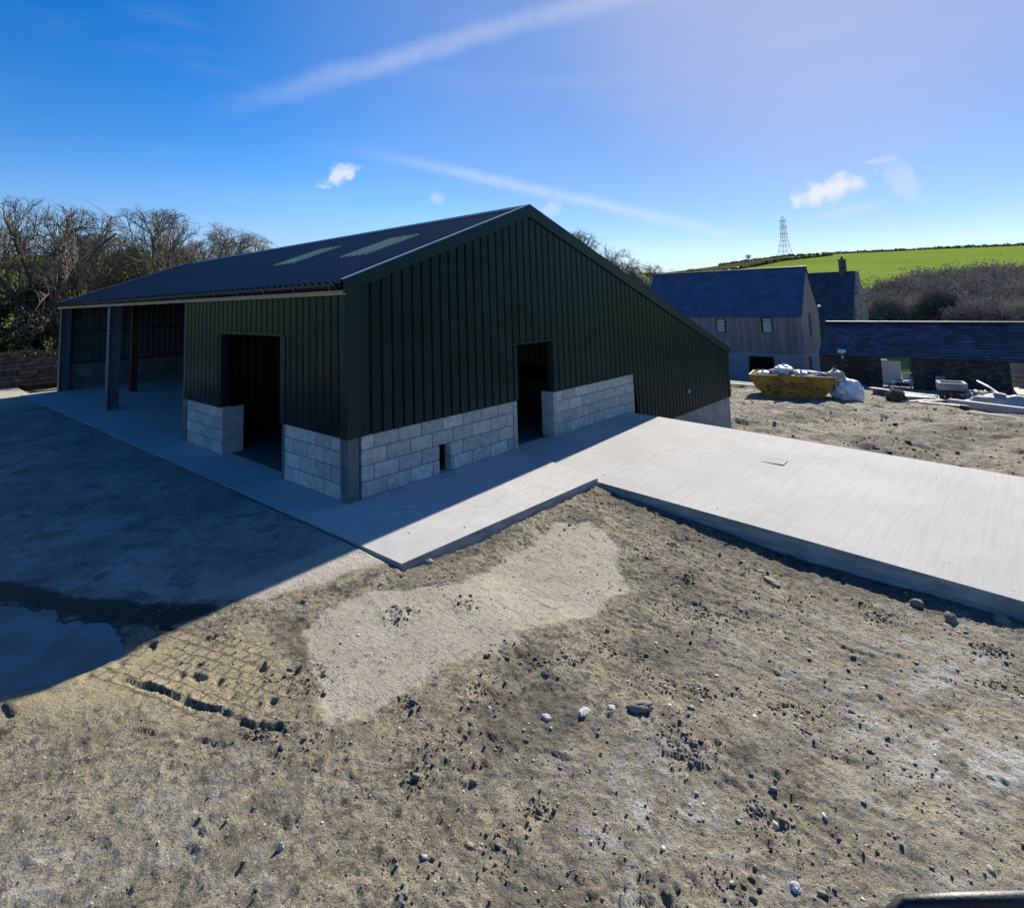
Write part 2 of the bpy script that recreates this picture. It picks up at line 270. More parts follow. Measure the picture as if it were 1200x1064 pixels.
# ------------------------------------------------------------------ geometry helpers
class MB:
    def __init__(s): s.v = []; s.f = []; s.t = []; s.mi = []
    def quad(s, pts, tint=1.0, mi=0):
        n = len(s.v); s.v += [tuple(p) for p in pts]; s.f.append(tuple(range(n, n+len(pts)))); s.t.append(tint); s.mi.append(mi)
    def box(s, c, size, rot=None, tint=1.0, mi=0, taper=1.0):
        hx, hy, hz = (q/2 for q in size); n = len(s.v)
        for z in (-hz, hz):
            k = taper if z > 0 else 1
            for x, y in ((-hx, -hy), (hx, -hy), (hx, hy), (-hx, hy)):
                p = Vector((x*k, y*k, z))
                if rot is not None: p = rot @ p
                s.v.append((c[0]+p[0], c[1]+p[1], c[2]+p[2]))
        for q in ((3, 2, 1, 0), (4, 5, 6, 7), (0, 1, 5, 4), (1, 2, 6, 5), (2, 3, 7, 6), (3, 0, 4, 7)):
            s.f.append(tuple(n+i for i in q)); s.t.append(tint); s.mi.append(mi)
    def box2(s, a, b, **k):
        s.box([(p+q)/2 for p, q in zip(a, b)], [abs(q-p) for p, q in zip(a, b)], **k)
    def cbox(s, a, b, ch=.008, tint=1.0):
        """box with chamfered edges: three crossed slabs sharing a hull"""
        (x0, y0, z0), (x1, y1, z1) = a, b; n = len(s.v); P = {}
        def v(x, y, z): s.v.append((x, y, z)); return len(s.v)-1
        for sx in (0, 1):
            for sy in (0, 1):
                for sz in (0, 1):
                    X = (x0, x1)[sx]; Y = (y0, y1)[sy]; Z = (z0, z1)[sz]
                    ix = X+(ch if sx == 0 else -ch); iy = Y+(ch if sy == 0 else -ch); iz = Z+(ch if sz == 0 else -ch)
                    P[sx, sy, sz] = (v(X, iy, iz), v(ix, Y, iz), v(ix, iy, Z))
        F = []
        for sx in (0, 1): F.append([P[sx, a_, b_][0] for a_, b_ in ((0, 0), (1, 0), (1, 1), (0, 1))])
        for sy in (0, 1): F.append([P[a_, sy, b_][1] for a_, b_ in ((0, 0), (1, 0), (1, 1), (0, 1))])
        for sz in (0, 1): F.append([P[a_, b_, sz][2] for a_, b_ in ((0, 0), (1, 0), (1, 1), (0, 1))])
        for i in (0, 1):
            for j in (0, 1):
                F.append([P[i, j, 0][0], P[i, j, 1][0], P[i, j, 1][1], P[i, j, 0][1]])
                F.append([P[i, 0, j][0], P[i, 1, j][0], P[i, 1, j][2], P[i, 0, j][2]])
                F.append([P[0, i, j][1], P[1, i, j][1], P[1, i, j][2], P[0, i, j][2]])
        for k in P: F.append(list(P[k]))
        for q in F: s.f.append(tuple(q)); s.t.append(tint); s.mi.append(0)
    def tube(s, pts, rad, seg=6, tint=1.0, cap=True):
        pts = [Vector(p) for p in pts]; rings = []
        if not hasattr(rad, '__len__'): rad = [rad]*len(pts)
        for i, p in enumerate(pts):
            d = (pts[min(i+1, len(pts)-1)]-pts[max(i-1, 0)])
            if d.length < 1e-9: d = Vector((0, 0, 1))
            d.normalize(); a = d.cross(Vector((0, 0, 1)) if abs(d.z) < .95 else Vector((1, 0, 0))).normalized(); b = d.cross(a)
            n = len(s.v); rings.append(n)
            for k in range(seg):
                t = 2*math.pi*k/seg; q = p+(a*math.cos(t)+b*math.sin(t))*rad[i]; s.v.append(tuple(q))
        for i in range(len(pts)-1):
            for k in range(seg):
                k2 = (k+1) % seg
                s.f.append((rings[i]+k, rings[i]+k2, rings[i+1]+k2, rings[i+1]+k)); s.t.append(tint); s.mi.append(0)
        if cap:
            for rn in (rings[0], rings[-1]): s.f.append(tuple(rn+k for k in range(seg))); s.t.append(tint); s.mi.append(0)
    def bar(s, a, b, w=.05, h=.05, tint=1.0):
        a = Vector(a); b = Vector(b); d = b-a; q = d.to_track_quat('X', 'Z').to_matrix()
        s.box(tuple((a+b)/2), (d.length, w, h), rot=q, tint=tint)
    def build(s, name, m, parent=None, smooth=False, **kw):
        me = bpy.data.meshes.new(name); me.from_pydata(s.v, [], s.f)
        return finish(me, name, m, parent, smooth, np.array(s.t, np.float32) if s.t else None, s.mi)
def finish(me, name, m, parent=None, smooth=False, tint=None, mi=None):
    for x in (m if isinstance(m, (list, tuple)) else [m]): me.materials.append(x)
    if tint is not None:
        a = me.attributes.new('tint', 'FLOAT', 'FACE'); a.data.foreach_set('value', np.asarray(tint, np.float32))
    if mi is not None and any(mi): me.polygons.foreach_set('material_index', np.array(mi, np.int32))
    if smooth: me.polygons.foreach_set('use_smooth', np.ones(len(me.polygons), bool))
    me.update(); o = bpy.data.objects.new(name, me); COL.objects.link(o)
    if parent:
        o.parent = parent
        o.matrix_parent_inverse = parent.matrix_basis.inverted()
    return o
def arrmesh(name, V, F, m, parent=None, tint=None, smooth=False):
    """V (n,3), F (m,k) arrays"""
    me = bpy.data.meshes.new(name); V = np.asarray(V, np.float32); F = np.asarray(F, np.int32); k = F.shape[1]
    me.vertices.add(len(V)); me.vertices.foreach_set('co', V.ravel())
    me.loops.add(F.size); me.loops.foreach_set('vertex_index', F.ravel())
    me.polygons.add(len(F)); me.polygons.foreach_set('loop_start', np.arange(0, F.size, k, dtype=np.int32))
    me.update(calc_edges=True); me.validate()
    return finish(me, name, m, parent, smooth, tint)
def tag(o, label=None, cat=None, group=None, kind=None):
    if label: o['label'] = label
    if cat: o['category'] = cat
    if group: o['group'] = group
    if kind: o['kind'] = kind
    return o
def thing(name, label, cat, loc=(0, 0, 0), rz=0, group=None):
    o = bpy.data.objects.new(name, None); COL.objects.link(o); o.location = loc; o.rotation_euler = (0, 0, rz)
    o.empty_display_size = .2; tag(o, label, cat, group); o.matrix_basis; return o
def kid(o, parent):
    """child given in the parent's own space"""
    o.parent = parent; o.matrix_parent_inverse = Matrix.Identity(4); return o
def dup(root, loc, rz, label, scale=1.0, group=None):
    r = root.copy(); COL.objects.link(r); r.location = loc; r.rotation_euler = (0, 0, rz); r.scale = (scale,)*3 if not hasattr(scale, '__len__') else scale
    r['label'] = label
    if group: r['group'] = group
    for ch in list(root.children):
        c = ch.copy(); COL.objects.link(c); c.parent = r
        for g in ch.children:
            d = g.copy(); COL.objects.link(d); d.parent = c
    return r

# ------------------------------------------------------------------ terrain
def base_h(x, y):
    x = np.asarray(x, float); y = np.asarray(y, float)
    zf = -.012-.10*sst(-.75, .3, x)*sst(1.6, 2.6, -y)-.2*sst(1.0, 5.5, -y)-.12*sst(0, 4, x)*sst(1.5, 6, -y)
    xs = [7.5, 8.2, 14, 25.5, 38, 43, 60, 90]; zs = [-.45, -.6, -1.5, -2.3, -3.28, -3.9, -6, -7]
    return np.where(x <= 7.5, zf, np.interp(x, xs, zs))
PATCH = [(-1.97, -2.26), (-2.19, -2.91), (-2.44, -3.45), (-1.83, -3.51), (-.78, -3.67), (.24, -3.88), (.88, -3.83), (1.62, -3.24), (1.96, -2.65), (1.61, -2.42), (-.38, -2.64), (-1.13, -2.21)]
YARD = [(-.6, 24), (-.6, -1.83), (-1.45, -1.72), (-2.31, -1.30), (-2.7, -.85), (-3.07, -.12), (-3.59, .96), (-5.2, 4.2), (-14, 9), (-16, 24)]
CLAY = [(-4.2, -1.0), (-3.4, -1.2), (-2.73, -1.44), (-2.20, -2.2), (-2.40, -3.1), (-2.95, -2.75), (-3.5, -2.15), (-4.0, -1.7)]
WET = [(-3.0, -.30), (-2.55, -.92), (-2.25, -1.42), (-2.75, -1.32), (-3.15, -.75), (-3.7, .55), (-4.6, 2.1), (-5.6, 4.6), (-5.0, 4.4), (-3.9, 1.75), (-3.35, .5)]
PUD = [(-3.65, .30), (-3.30, -.34), (-3.02, -.95), (-3.10, -1.50), (-3.6, -1.52), (-4.4, -1.1), (-5.2, .5), (-4.9, 1.9), (-4.2, 1.2)]
def spacing(lo, f0, f1, hi, fine, mid, m1, coarse):
    a = list(np.arange(f0, f1, fine)); s = fine; x = f1
    while x < hi:
        a.append(x); s = min(s*1.05, mid if x < m1 else coarse); x += s
    a.append(hi); s = fine; x = f0-fine; b = []
    while x > lo:
        b.append(x); s = min(s*1.06, coarse); x -= s
    b.append(lo); return np.array(b[::-1]+a)
def ground_relief(X, Y, detail=True):
    sd = {k: poly_sd(X, Y, p) for k, p in (('conc', PATCH), ('yard', YARD), ('clay', CLAY), ('wet', WET), ('pud', PUD))}
    conc = sst(.06, -.06, sd['conc']+.13*fbm(X*3.2, Y*3.2, 51, 5)); yard = sst(.22, -.22, sd['yard']+.16*fbm(X*1.6, Y*1.6, 52))
    clay = sst(.3, -.3, sd['clay']+.15*fbm(X*2, Y*2, 53)); wet = sst(.16, -.16, sd['wet']+.16*fbm(X*2.3, Y*2.3, 54))
    pud = sst(.22, -.10, sd['pud']+.26*fbm(X*2.4, Y*2.4, 55, 4))
    z = base_h(X, Y)
    rough = np.clip(1-.94*yard-.86*conc-.7*clay-.97*sst(.5, -.05, sd['pud'])-.7*wet, .03, 1)
    far = X > 8
    big = fbm(X*.7, Y*.7, 3, 4)*.05; med = fbm(X*2.6, Y*2.6, 9, 4)*.045
    fin = fbm(X*11, Y*11, 21, 4)*.022
    cl = np.clip(fbm(X*1.1, Y*1.1, 31, 3)+.15, 0, 1)
    clod = np.clip(fbm(X*19, Y*19, 41, 3)-.12, 0, 1)*cl*.11+np.clip(fbm(X*7, Y*7, 43, 3)-.22, 0, 1)*cl*.14
    streak = fbm(X*7, Y*1.1, 61, 4)*.03*sst(-1.6, .6, X+.3*Y+1.6)
    dd = (big*.45+med*.30+fin*.42+clod*.14+streak*.5)*rough+fbm(X*27, Y*27, 77, 2)*.012*np.maximum(rough, .03)+np.clip(fbm(X*13, Y*9, 78, 3)-.1, 0, 1)*.022*rough*np.clip(.3+1.5*fbm(X*.9, Y*.9, 79, 2), 0, 1)
    # heaps of spoil past the ramp
    heap = np.clip(fbm(X*.55, Y*.55, 81, 4)+.05, 0, 1)*.35*sst(8.2, 9.5, X)*sst(36, 20, X)*sst(24, 4, np.abs(Y+2))
    dd = np.where(far, big*.6+med*1.3+fbm(X*5, Y*2.2, 83, 3)*.06*sst(34, 20, X)+heap, dd)
    # tyre tread pressed in the wet clay
    a = math.atan2(-1.1, .42); ca, sa = math.cos(a), math.sin(a)
    u = (X+2.66)*ca+(Y+1.55)*sa; w = -(X+2.66)*sa+(Y+1.55)*ca
    wob = fbm(X*3, Y*3, 91)*.07
    inn = sst(-.30, -.1, u)*sst(1.75, 1.2, u)*sst(-.78, -.66, w)*sst(.22, .10, w)
    uu, ww = u+wob, w+wob*.7
    row = np.floor(ww/.115); du = np.abs(((uu/.135+.5*(row % 2)) % 1)-.5)*.135; dw = np.abs(((ww/.115) % 1)-.5)*.115
    crack = np.maximum(sst(.052, .0655, du), sst(.043, .056, dw)); hit = np.clip(.62+1.3*fbm(X*2.6, Y*2.6, 95), 0, 1)
    dd = dd-inn*crack*.004*hit+inn*(1-crack)*.006*fbm(X*9, Y*9, 96)
    holes_ = np.clip(fbm(X*9, Y*9, 97, 2)-.36, 0, 1)*.09*inn; dd = dd-holes_
    # sharp rut and finer scrape grooves
    def groove(p, q, wid, dep, seed):
        (x0, y0), (x1, y1) = p, q; ex, ey = x1-x0, y1-y0; ll = math.hypot(ex, ey); ex /= ll; ey /= ll
        t = (X-x0)*ex+(Y-y0)*ey; s = -(X-x0)*ey+(Y-y0)*ex+.06*fbm(X*4, Y*4, seed)+.02*fbm(X*17, Y*17, seed+1)
        m_ = sst(-.05, .25, t)*sst(ll+.05, ll-.25, t)*np.clip(.8+1.1*fbm(X*6, Y*6, seed+2), .1, 1.3)
        return m_*(-dep*np.exp(-(s/wid)**2)+dep*.55*np.exp(-((s-1.7*wid)/wid)**2))
    gr = groove((-3.22, -1.80), (-2.56, -3.35), .018, .032, 101)+groove((-1.85, -3.9), (-1.3, -5.0), .012, .012, 102)+groove((-.53, -4.55), (-.95, -5.3), .012, .012, 103)
    gr = gr+groove((-3.3, -2.4), (-2.9, -3.1), .016, .02, 104)+groove((1.0, -3.9), (1.3, -6.3), .025, .010, 105)+groove((.4, -4.2), (.6, -6.8), .03, .010, 106)+groove((-.4, -4.6), (-.1, -6.6), .02, .010, 107)
    dd = dd+gr
    # low mound of dug mud on the pale patch, small one beside it
    for (mx, my, r_, hgt) in ((-1.22, -2.7, .17, .06), (-.67, -3.05, .13, .03), (-1.9, -4.15, .3, .045), (-2.5, -5.35, .35, .05), (-1.9, -5.55, .35, .05), (-.75, -5.35, .3, .04)):
        g = np.exp(-((X-mx)**2+(Y-my)**2)/r_**2); dd = dd+g*hgt*(.38+.5*fbm(X*24, Y*24, 111, 3))
    dd = dd-.055*pud
    # loose fill rising against the slab and ramp sides
    z = z+dd
    under = ((X > -.72) & (X < 8.1) & (Y > -2.12)) | ((X > 3.0) & (X < 7.9) & (Y < -2.0))
    z = np.where(under, np.minimum(z, -.34-.05*np.clip(-Y-2, 0, 12)), z)
    z = np.where((X > -.75) & (X < 14.2) & (Y > -.05) & (Y < 18.6), np.minimum(z, np.where(X > 8, -1.6, -.3)), z)
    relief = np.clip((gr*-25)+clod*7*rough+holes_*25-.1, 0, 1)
    scrape = sst(-1.8, .2, X+.25*Y+1.2)*np.clip(.55+1.2*fbm(X*.9, Y*.5, 121), 0, 1)+.25*conc
    return z, dict(tu=u*(inn > 0), tw=w*(inn > 0), tm=inn, scrape=scrape, conc=conc, yard=yard, clay=clay, wet=np.maximum(wet, pud*.9), relief=relief)
xs = spacing(-90, -4.6, 3.3, 95, .016, .11, 34, 3.0)
ys = spacing(-90, -7.5, -.9, 95, .016, .22, 26, 3.0)
# keep finer rows for the strip beyond the ramp
GX, GY = np.meshgrid(xs, ys, indexing='xy')
GZ, ATT = ground_relief(GX, GY)
nx, ny = len(xs), len(ys)
idx = np.arange(nx*ny).reshape(ny, nx)
F = np.stack([idx[:-1, :-1], idx[:-1, 1:], idx[1:, 1:], idx[1:, :-1]], -1).reshape(-1, 4)
V = np.stack([GX, GY, GZ], -1).reshape(-1, 3)
ground = arrmesh('ground', V, F, M['ground'], smooth=True); tag(ground, kind='structure')
chalk = np.zeros_like(GX)
for (cx_, cy_, r_, a_) in ((-3.8, -3.3, .5, .8), (-3.26, -3.6, .45, .9), (-1.6, -5.5, .75, 1), (.37, -6.7, .9, 1), (1.3, -6.9, .9, 1), (.6, -5.2, .5, .6), (-.35, -6.5, .7, .8), (-2.3, -5.0, .4, .6), (1.6, -6.2, .7, .7), (2.6, -6.6, .8, .5), (-3.9, -4.3, .8, .6)):
    chalk = np.maximum(chalk, (a_*.62 if cx_ < -2 else a_)*np.exp(-((GX-cx_)**2+(GY-cy_)**2)/r_**2))
chalk = np.maximum(chalk, sst(43, 44, GX)*sst(5, 4, GY)*sst(58, 54, GX))
chalk = np.maximum(chalk, .55*sst(.1, .5, fbm(GX*.35, GY*.35, 131, 3))*sst(8, 10, GX))
grass = np.maximum(np.maximum(np.maximum(sst(52, 56, GX)*sst(5, 3.5, GY), sst(58, 62, GX)), sst(21.5, 24, GY)), sst(12, 25, np.maximum(-GX-2, -GY-4)))
grass = np.maximum(grass, .9*np.exp(-((GX-27.3)/1.5)**2-((GY+2.0)/.8)**2))
pale = sst(15.0, 16.2, GY)*sst(0, -.5, GX)
# paler old concrete strip along the yard edge beside the new slab
pale = np.maximum(pale, .8*sst(-.9, -1.15, GY)*sst(-3, -2.2, GX))
dk = np.zeros_like(GX)
for (cx_, cy_, rx_, ry_, a_) in ((2.75, -4.5, .55, 3.2, .85), (1.3, -4.2, 1.1, 1.2, .55), (.2, -4.6, .9, .6, .6), (-1.3, -4.3, .7, .5, .75), (-2.45, -5.2, .6, .4, .8), (-.5, -5.7, .8, .5, .55), (-2.0, -2.4, .3, .7, .7), (1.9, -2.6, .5, .35, .8), (.3, -2.2, 1.0, .12, .8), (-1.2, -1.95, .6, .18, .6), (-3.2, -4.2, .6, .5, .4), (1.0, -5.9, .9, .5, .45), (-.7, -3.9, .7, .3, .6)):
    dk = np.maximum(dk, a_*np.exp(-((GX-cx_)/rx_)**2-((GY-cy_)/ry_)**2))
dk = np.maximum(dk, sst(8, 9, GX)*np.clip(.35+1.1*fbm(GX*.45, GY*.7, 191, 4), 0, .9))
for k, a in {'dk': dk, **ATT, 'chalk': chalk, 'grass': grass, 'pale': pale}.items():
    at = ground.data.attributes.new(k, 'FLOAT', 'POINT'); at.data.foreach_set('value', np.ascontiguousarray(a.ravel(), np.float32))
def gh(x, y):
    z, _ = ground_relief(np.array([float(x)]), np.array([float(y)])); return float(z[0])

# puddle: a level sheet of water, its shore drawn by the ground it lies in
pz = float(base_h(-3.9, -.3))-.040
arrmesh('puddle', [(-5.6, -1.9, pz), (-2.9, -1.9, pz), (-2.9, 2.3, pz), (-5.6, 2.3, pz)], [(0, 1, 2, 3)], M['water'])['kind'] = 'structure'

# hills: rings round the camera's valley, up to the skyline
CX, CY, CZ = -4.65, -7.16, 2.77
SKY = [(-180, 1.5), (-60, 1.5), (-20, 3.5), (6.5, 4.42), (14.2, 4.8), (24.9, 4.28), (40.8, 3.5), (53.5, 2.5), (64, 2.05), (67.9, 2.4), (70.8, 2.76), (74.3, 3.03), (79.5, 3.0), (85.2, 2.93), (90.1, 2.78), (100, 2.6), (130, 2.2), (180, 1.5)]
RS = 300.0; R0 = 66.0
def hill_h(az, r):
    el = np.interp(az, [a for a, _ in SKY], [e for _, e in SKY]); zs = CZ+RS*np.tan(np.radians(el))
    a = np.radians(az); z0 = base_h(CX+R0*np.sin(a), CY+R0*np.cos(a))-.25
    t = np.clip((r-R0)/(RS-R0), 0, 1); z = z0+(zs-z0)*t**.85
    nz = fbm(np.sin(a)*r*.02, np.cos(a)*r*.02, 201, 3)*1.6*np.sin(np.pi*np.clip(t, 0, 1))
    return np.where(r > RS, zs-(r-RS)*.03, z+nz)
azs = np.concatenate([np.arange(-180, 0, 6), np.arange(0, 100, .5), np.arange(100, 181, 5)]); rs = np.concatenate([np.linspace(R0-4, RS, 70), [320, 360, 450, 700]])
A_, R_ = np.meshgrid(azs, rs, indexing='xy'); ZH = hill_h(A_, R_); ZH = np.where(R_ < R0-1, ZH-.8, ZH)
VV = np.stack([CX+R_*np.sin(np.radians(A_)), CY+R_*np.cos(np.radians(A_)), ZH], -1).reshape(-1, 3)
idx = np.arange(A_.size).reshape(A_.shape)
hill = arrmesh('hillside', VV, np.stack([idx[:-1, :-1], idx[:-1, 1:], idx[1:, 1:], idx[1:, :-1]], -1).reshape(-1, 4), M['hill'], smooth=True); hill['kind'] = 'structure'
moor = sst(235, 262, R_+6*np.sin(A_))*sst(77, 73, A_)*sst(60, 64, A_)*sst(299, 290, R_)
at = hill.data.attributes.new('moor', 'FLOAT', 'POINT'); at.data.foreach_set('value', np.ascontiguousarray(moor.ravel(), np.float32))
def hp(az, r, dz=0):
    a = math.radians(az); return (CX+r*math.sin(a), CY+r*math.cos(a), float(hill_h(np.array(az), np.array(float(r))))+dz)

# ------------------------------------------------------------------ concrete slab and ramp
mb = MB()
top = [(-.67, -2.04, 0), (3.06, -2.10, 0), (3.62, 0, 0), (8.0, 0, 0), (8.0, 18.55, 0), (-.98, 18.55, 0), (-.69, 0, 0)]
mb.quad(top)
bot = [(x, y, -.5) for x, y, z in top]
for i in range(len(top)):
    j = (i+1) % len(top); mb.quad([bot[i], bot[j], top[j], top[i]], mi=1)
o = mb.build('concrete_slab', [M['slab'], M['slabside']]); o['kind'] = 'structure'
mb = MB()
def rz_(y): return -.003-.036*max(0, -y-.3)
nY = 30; yy = [-.0-14.0*i/nY for i in range(nY+1)]; rows = []
def rxl(y): return 3.632+(y+.08)*.270+.006 if y > -2.1 else 3.09-(y+2.1)*-.028
for y in yy+[-2.1]: pass
yy = sorted(set(yy+[-2.1]), reverse=True)
for a, b_ in zip(yy[:-1], yy[1:]):
    xa, xb = rxl(a), rxl(b_)
    mb.quad([(xa, a, rz_(a)), (xb, b_, rz_(b_)), (7.78+.005*b_, b_, rz_(b_)), (7.78+.005*a, a, rz_(a))])
    mb.quad([(xa, a, -.5-.04*-a), (xb, b_, -.5-.04*-b_), (xb, b_, rz_(b_)), (xa, a, rz_(a))], mi=1)
    mb.quad([(7.78+.005*b_, b_, -1.2), (7.78+.005*a, a, -1.2), (7.78+.005*a, a, rz_(a)), (7.78+.005*b_, b_, rz_(b_))], mi=1)
mb.quad([(xb, -14, -1.2), (7.71, -14, -1.2), (7.71, -14, rz_(-14)), (xb, -14, rz_(-14))], mi=1)
o = mb.build('concrete_ramp', [M['ramp'], M['slabside']]); o['kind'] = 'structure'
# drain cover let into the ramp
dc = thing('drain_cover', 'small square drain cover set flush in the pale concrete ramp', 'drain cover', (6.0, -3.75, rz_(-3.75)+.004), .05); dc.scale = (.68, .68, .7)
mb = MB(); mb.box2((-.20, -.22, 0), (.20, .22, .006))
for i in range(5): mb.box2((-.17, -.18+i*.085, .006), (.17, -.155+i*.085, .011))
kid(mb.build('grate', M['ramp']), dc)
mb = MB()
for a, b_ in (((-.24, -.26), (.24, -.222)), ((-.24, .222), (.24, .26)), ((-.24, -.22), (-.202, .22)), ((.202, -.22), (.24, .22))): mb.box2((*a, 0), (*b_, .009))
kid(mb.build('rim', M['ramp']), dc)

# ------------------------------------------------------------------ the green shed
XR, ZR, XE, XL = 4.17, 4.58, 8.03, 13.97
def roofz(x): return ZR-.352*(XR-x) if x < XR else ZR-.366*(x-XR)
shed = thing('agricultural_shed', 'long dark green steel clad shed on pale concrete block plinth', 'shed')
PITCH = [(0, 0), (.142, 0), (.158, -.03), (.184, -.03)]
def prof_pts(u0, u1, cuts=()):
    out = []; k = math.floor(u0/.2)-1
    pts = []
    while k*.2 < u1+.2:
        pts += [(k*.2+a, d) for a, d in PITCH]; k += 1
    U = [p[0] for p in pts]; D = [p[1] for p in pts]
    us = sorted(set([u0, u1]+[u for u in U if u0 < u < u1]+[c for c in cuts if u0 < c < u1]))
    return [(u, float(np.interp(u, U, D))) for u in us]
def clad(name, P, u0, u1, zb, zt, holes=(), m='clad', parent=shed):
    """P(u, d, z) -> point; holes (ua, ub, za, zb)"""
    mb = MB(); cuts = [c for h in holes for c in h[:2]]
    pts = prof_pts(u0, u1, cuts+[XR])
    for (a, da), (b, db) in zip(pts[:-1], pts[1:]):
        mid = (a+b)/2; tt_ = .85+.3*((math.floor(mid/1.0+.02)*7919 % 13)/12.0)
        hz = sorted([(h[2], h[3]) for h in holes if h[0] < mid < h[1]])
        za = [(zb(a), zb(b))]
        cur = (zb(a), zb(b))
        for (h0, h1) in hz:
            if h0 > cur[0]: mb.quad([P(a, da, cur[0]), P(b, db, cur[1]), P(b, db, h0), P(a, da, h0)], tt_)
            cur = (h1, h1)
        mb.quad([P(a, da, cur[0]), P(b, db, cur[1]), P(b, db, zt(b)), P(a, da, zt(a))], tt_)
    return mb.build(name, M[m], parent)
gz = lambda x: roofz(x)-.04
XD0, XD1, ZD = 3.66, 4.79, 1.90; YD0, YD1, ZDL = 1.88, 4.22, 2.27; Y1, Y2, Y3 = 6.12, 12.1, 18.2
clad('gable_cladding', lambda u, d, z: (u, -.035-d if False else -.035-(.0+d), z), .02, XL, lambda x: .875 if x < XE else -.50, gz, [(XD0, XD1, -1, ZD)])
clad('front_cladding', lambda u, d, z: (-.035-d, u, z), 0, Y1, lambda y: .875, lambda y: 2.93, [(YD0, YD1, -1, ZDL)])
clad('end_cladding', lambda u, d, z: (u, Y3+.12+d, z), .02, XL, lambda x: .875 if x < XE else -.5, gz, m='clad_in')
clad('lean_to_cladding', lambda u, d, z: (XL+d, u, z), 0, Y3+.12, lambda y: -.5, lambda y: roofz(XL)-.03)
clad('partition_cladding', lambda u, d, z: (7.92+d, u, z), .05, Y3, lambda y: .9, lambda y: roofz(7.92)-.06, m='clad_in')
clad('partition_cladding', lambda u, d, z: (u, Y1+.02+d, z), .05, 7.9, lambda x: .0, lambda x: roofz(x)-.06)
# flat corner flashing, door trims, drip edges
mb = MB(); mb.box2((-.045, -.044, .87), (.20, -.036, 3.02)); mb.box2((-.045, -.044, .87), (-.037, .12, 2.93)); mb.build('corner_flashing', M['flash'], shed)
mb = MB(); mb.box2((13.85, -.046, -.5), (XL+.02, -.037, roofz(XL)-.05)); mb.box2((XL+.01, -.046, -.5), (XL+.02, .12, roofz(XL)-.05)); mb.build('corner_flashing', M['flash'], shed)
mb = MB()
mb.box2((XD0-.22, -.052, ZD), (XD1+.16, -.034, ZD+.035)); mb.box2((XD0-.015, -.052, .9), (XD0, .10, ZD)); mb.box2((XD1, -.050, .9), (XD1+.11, -.036, ZD)); mb.box2((XD1, -.036, .9), (XD1+.012, .10, ZD))
mb.box2((XD0-.09, -.050, .9), (XD0-.016, -.036, ZD))
mb.build('door_trim', M['flash'], shed)
mb = MB()
mb.box2((-.052, YD0-.10, ZDL), (-.034, YD1+.10, ZDL+.045)); mb.box2((-.050, YD0-.16, .9), (-.036, YD0, ZDL)); mb.box2((-.036, YD0-.01, .9), (.10, YD0, ZDL)); mb.box2((-.05, YD1, .9), (.10, YD1+.012, ZDL))
mb.build('door_trim', M['flash'], shed)
# verge flashings; left top edge coloured pale to paint a sun glint
for (xa, xb) in ((-.10, XR), (XR, XL+.10)):
    for y0, y1 in ((-.075, .10), (Y3+.05, Y3+.20)):
        yo = y0 if y0 < 0 else y1
        mb = MB(); za, zb_ = roofz(xa)+.035, roofz(xb)+.035
        ya, yb = (y0, y0+.012) if y0 < 0 else (y1-.012, y1)
        for (p, q) in (((ya, za), (yb, za)),):
            A = [(xa, ya, za-.20), (xb, ya, zb_-.235 if xb == XR else zb_-.20), (xb, ya, zb_), (xa, ya, za)]
            if xa == XR: A[0] = (xa, ya, za-.235)
            Bk = [(x, yb, z) for x, _, z in A]
            mb.quad(A); mb.quad(Bk[::-1])
            for i in range(4): mb.quad([A[i], A[(i+1) % 4], Bk[(i+1) % 4], Bk[i]])
        f = mb.build('verge_flashing', M['flash'], shed)
        mb = MB(); c0, c1 = (y0-.004, y0+.075) if y0 < 0 else (y1-.075, y1+.004)
        A = [(xa, c0, za+.004), (xa, c1, za+.004), (xb, c1, zb_+.004), (xb, c0, zb_+.004)]; Bk = [(x, y, z+.012) for x, y, z in A]
        mb.quad(A); mb.quad(Bk[::-1])
        for i in range(4): mb.quad([A[i], A[(i+1) % 4], Bk[(i+1) % 4], Bk[i]])
        mb.build('edge_capping', M['cap'] if xb == XR else M['flash'], f)
# roof sheets: narrow ribs running down the slope
RP = [(0, 0), (.105, 0), (.125, .032), (.155, .032), (.175, 0)]
def roofsheet(name, xa, xb, ya, yb, lift, m, parent=shed):
    mb = MB(); k = math.floor(ya/.2)-1; pts = []
    while k*.2 < yb+.2: pts += [(k*.2+a, d) for a, d in RP]; k += 1
    U = [p[0] for p in pts]; D = [p[1] for p in pts]
    us = sorted(set([ya, yb]+[u for u in U if ya < u < yb])); xs_ = np.linspace(xa, xb, 5)
    for a, b in zip(us[:-1], us[1:]):
        da, db = np.interp(a, U, D)+lift, np.interp(b, U, D)+lift
        for x0, x1 in zip(xs_[:-1], xs_[1:]): mb.quad([(x0, a, roofz(x0)+da), (x1, a, roofz(x1)+da), (x1, b, roofz(x1)+db), (x0, b, roofz(x0)+db)])
    return mb.build(name, M[m], parent)
rl = roofsheet('roof_slope', -.13, XR, -.06, Y3+.18, 0, 'roof'); roofsheet('roof_slope', XR, XL+.13, -.06, Y3+.18, 0, 'roof')
roofsheet('rooflight', 1.50, 2.80, 1.62, 2.62, .007, 'grp', rl); roofsheet('rooflight', 1.55, 2.80, 4.50, 5.50, .007, 'grp', rl)
mb = MB()
for s in (-1, 1):
    x1 = XR+s*.22; A = [(XR, -.08, ZR+.052), (XR, Y3+.2, ZR+.052), (x1, Y3+.2, roofz(x1)+.040), (x1, -.08, roofz(x1)+.040)]; mb.quad(A if s > 0 else A[::-1])
    mb.quad([(XR, -.081, ZR+.052), (x1, -.081, roofz(x1)+.040), (x1, -.081, roofz(x1)-.0), (XR, -.081, ZR-.0)])
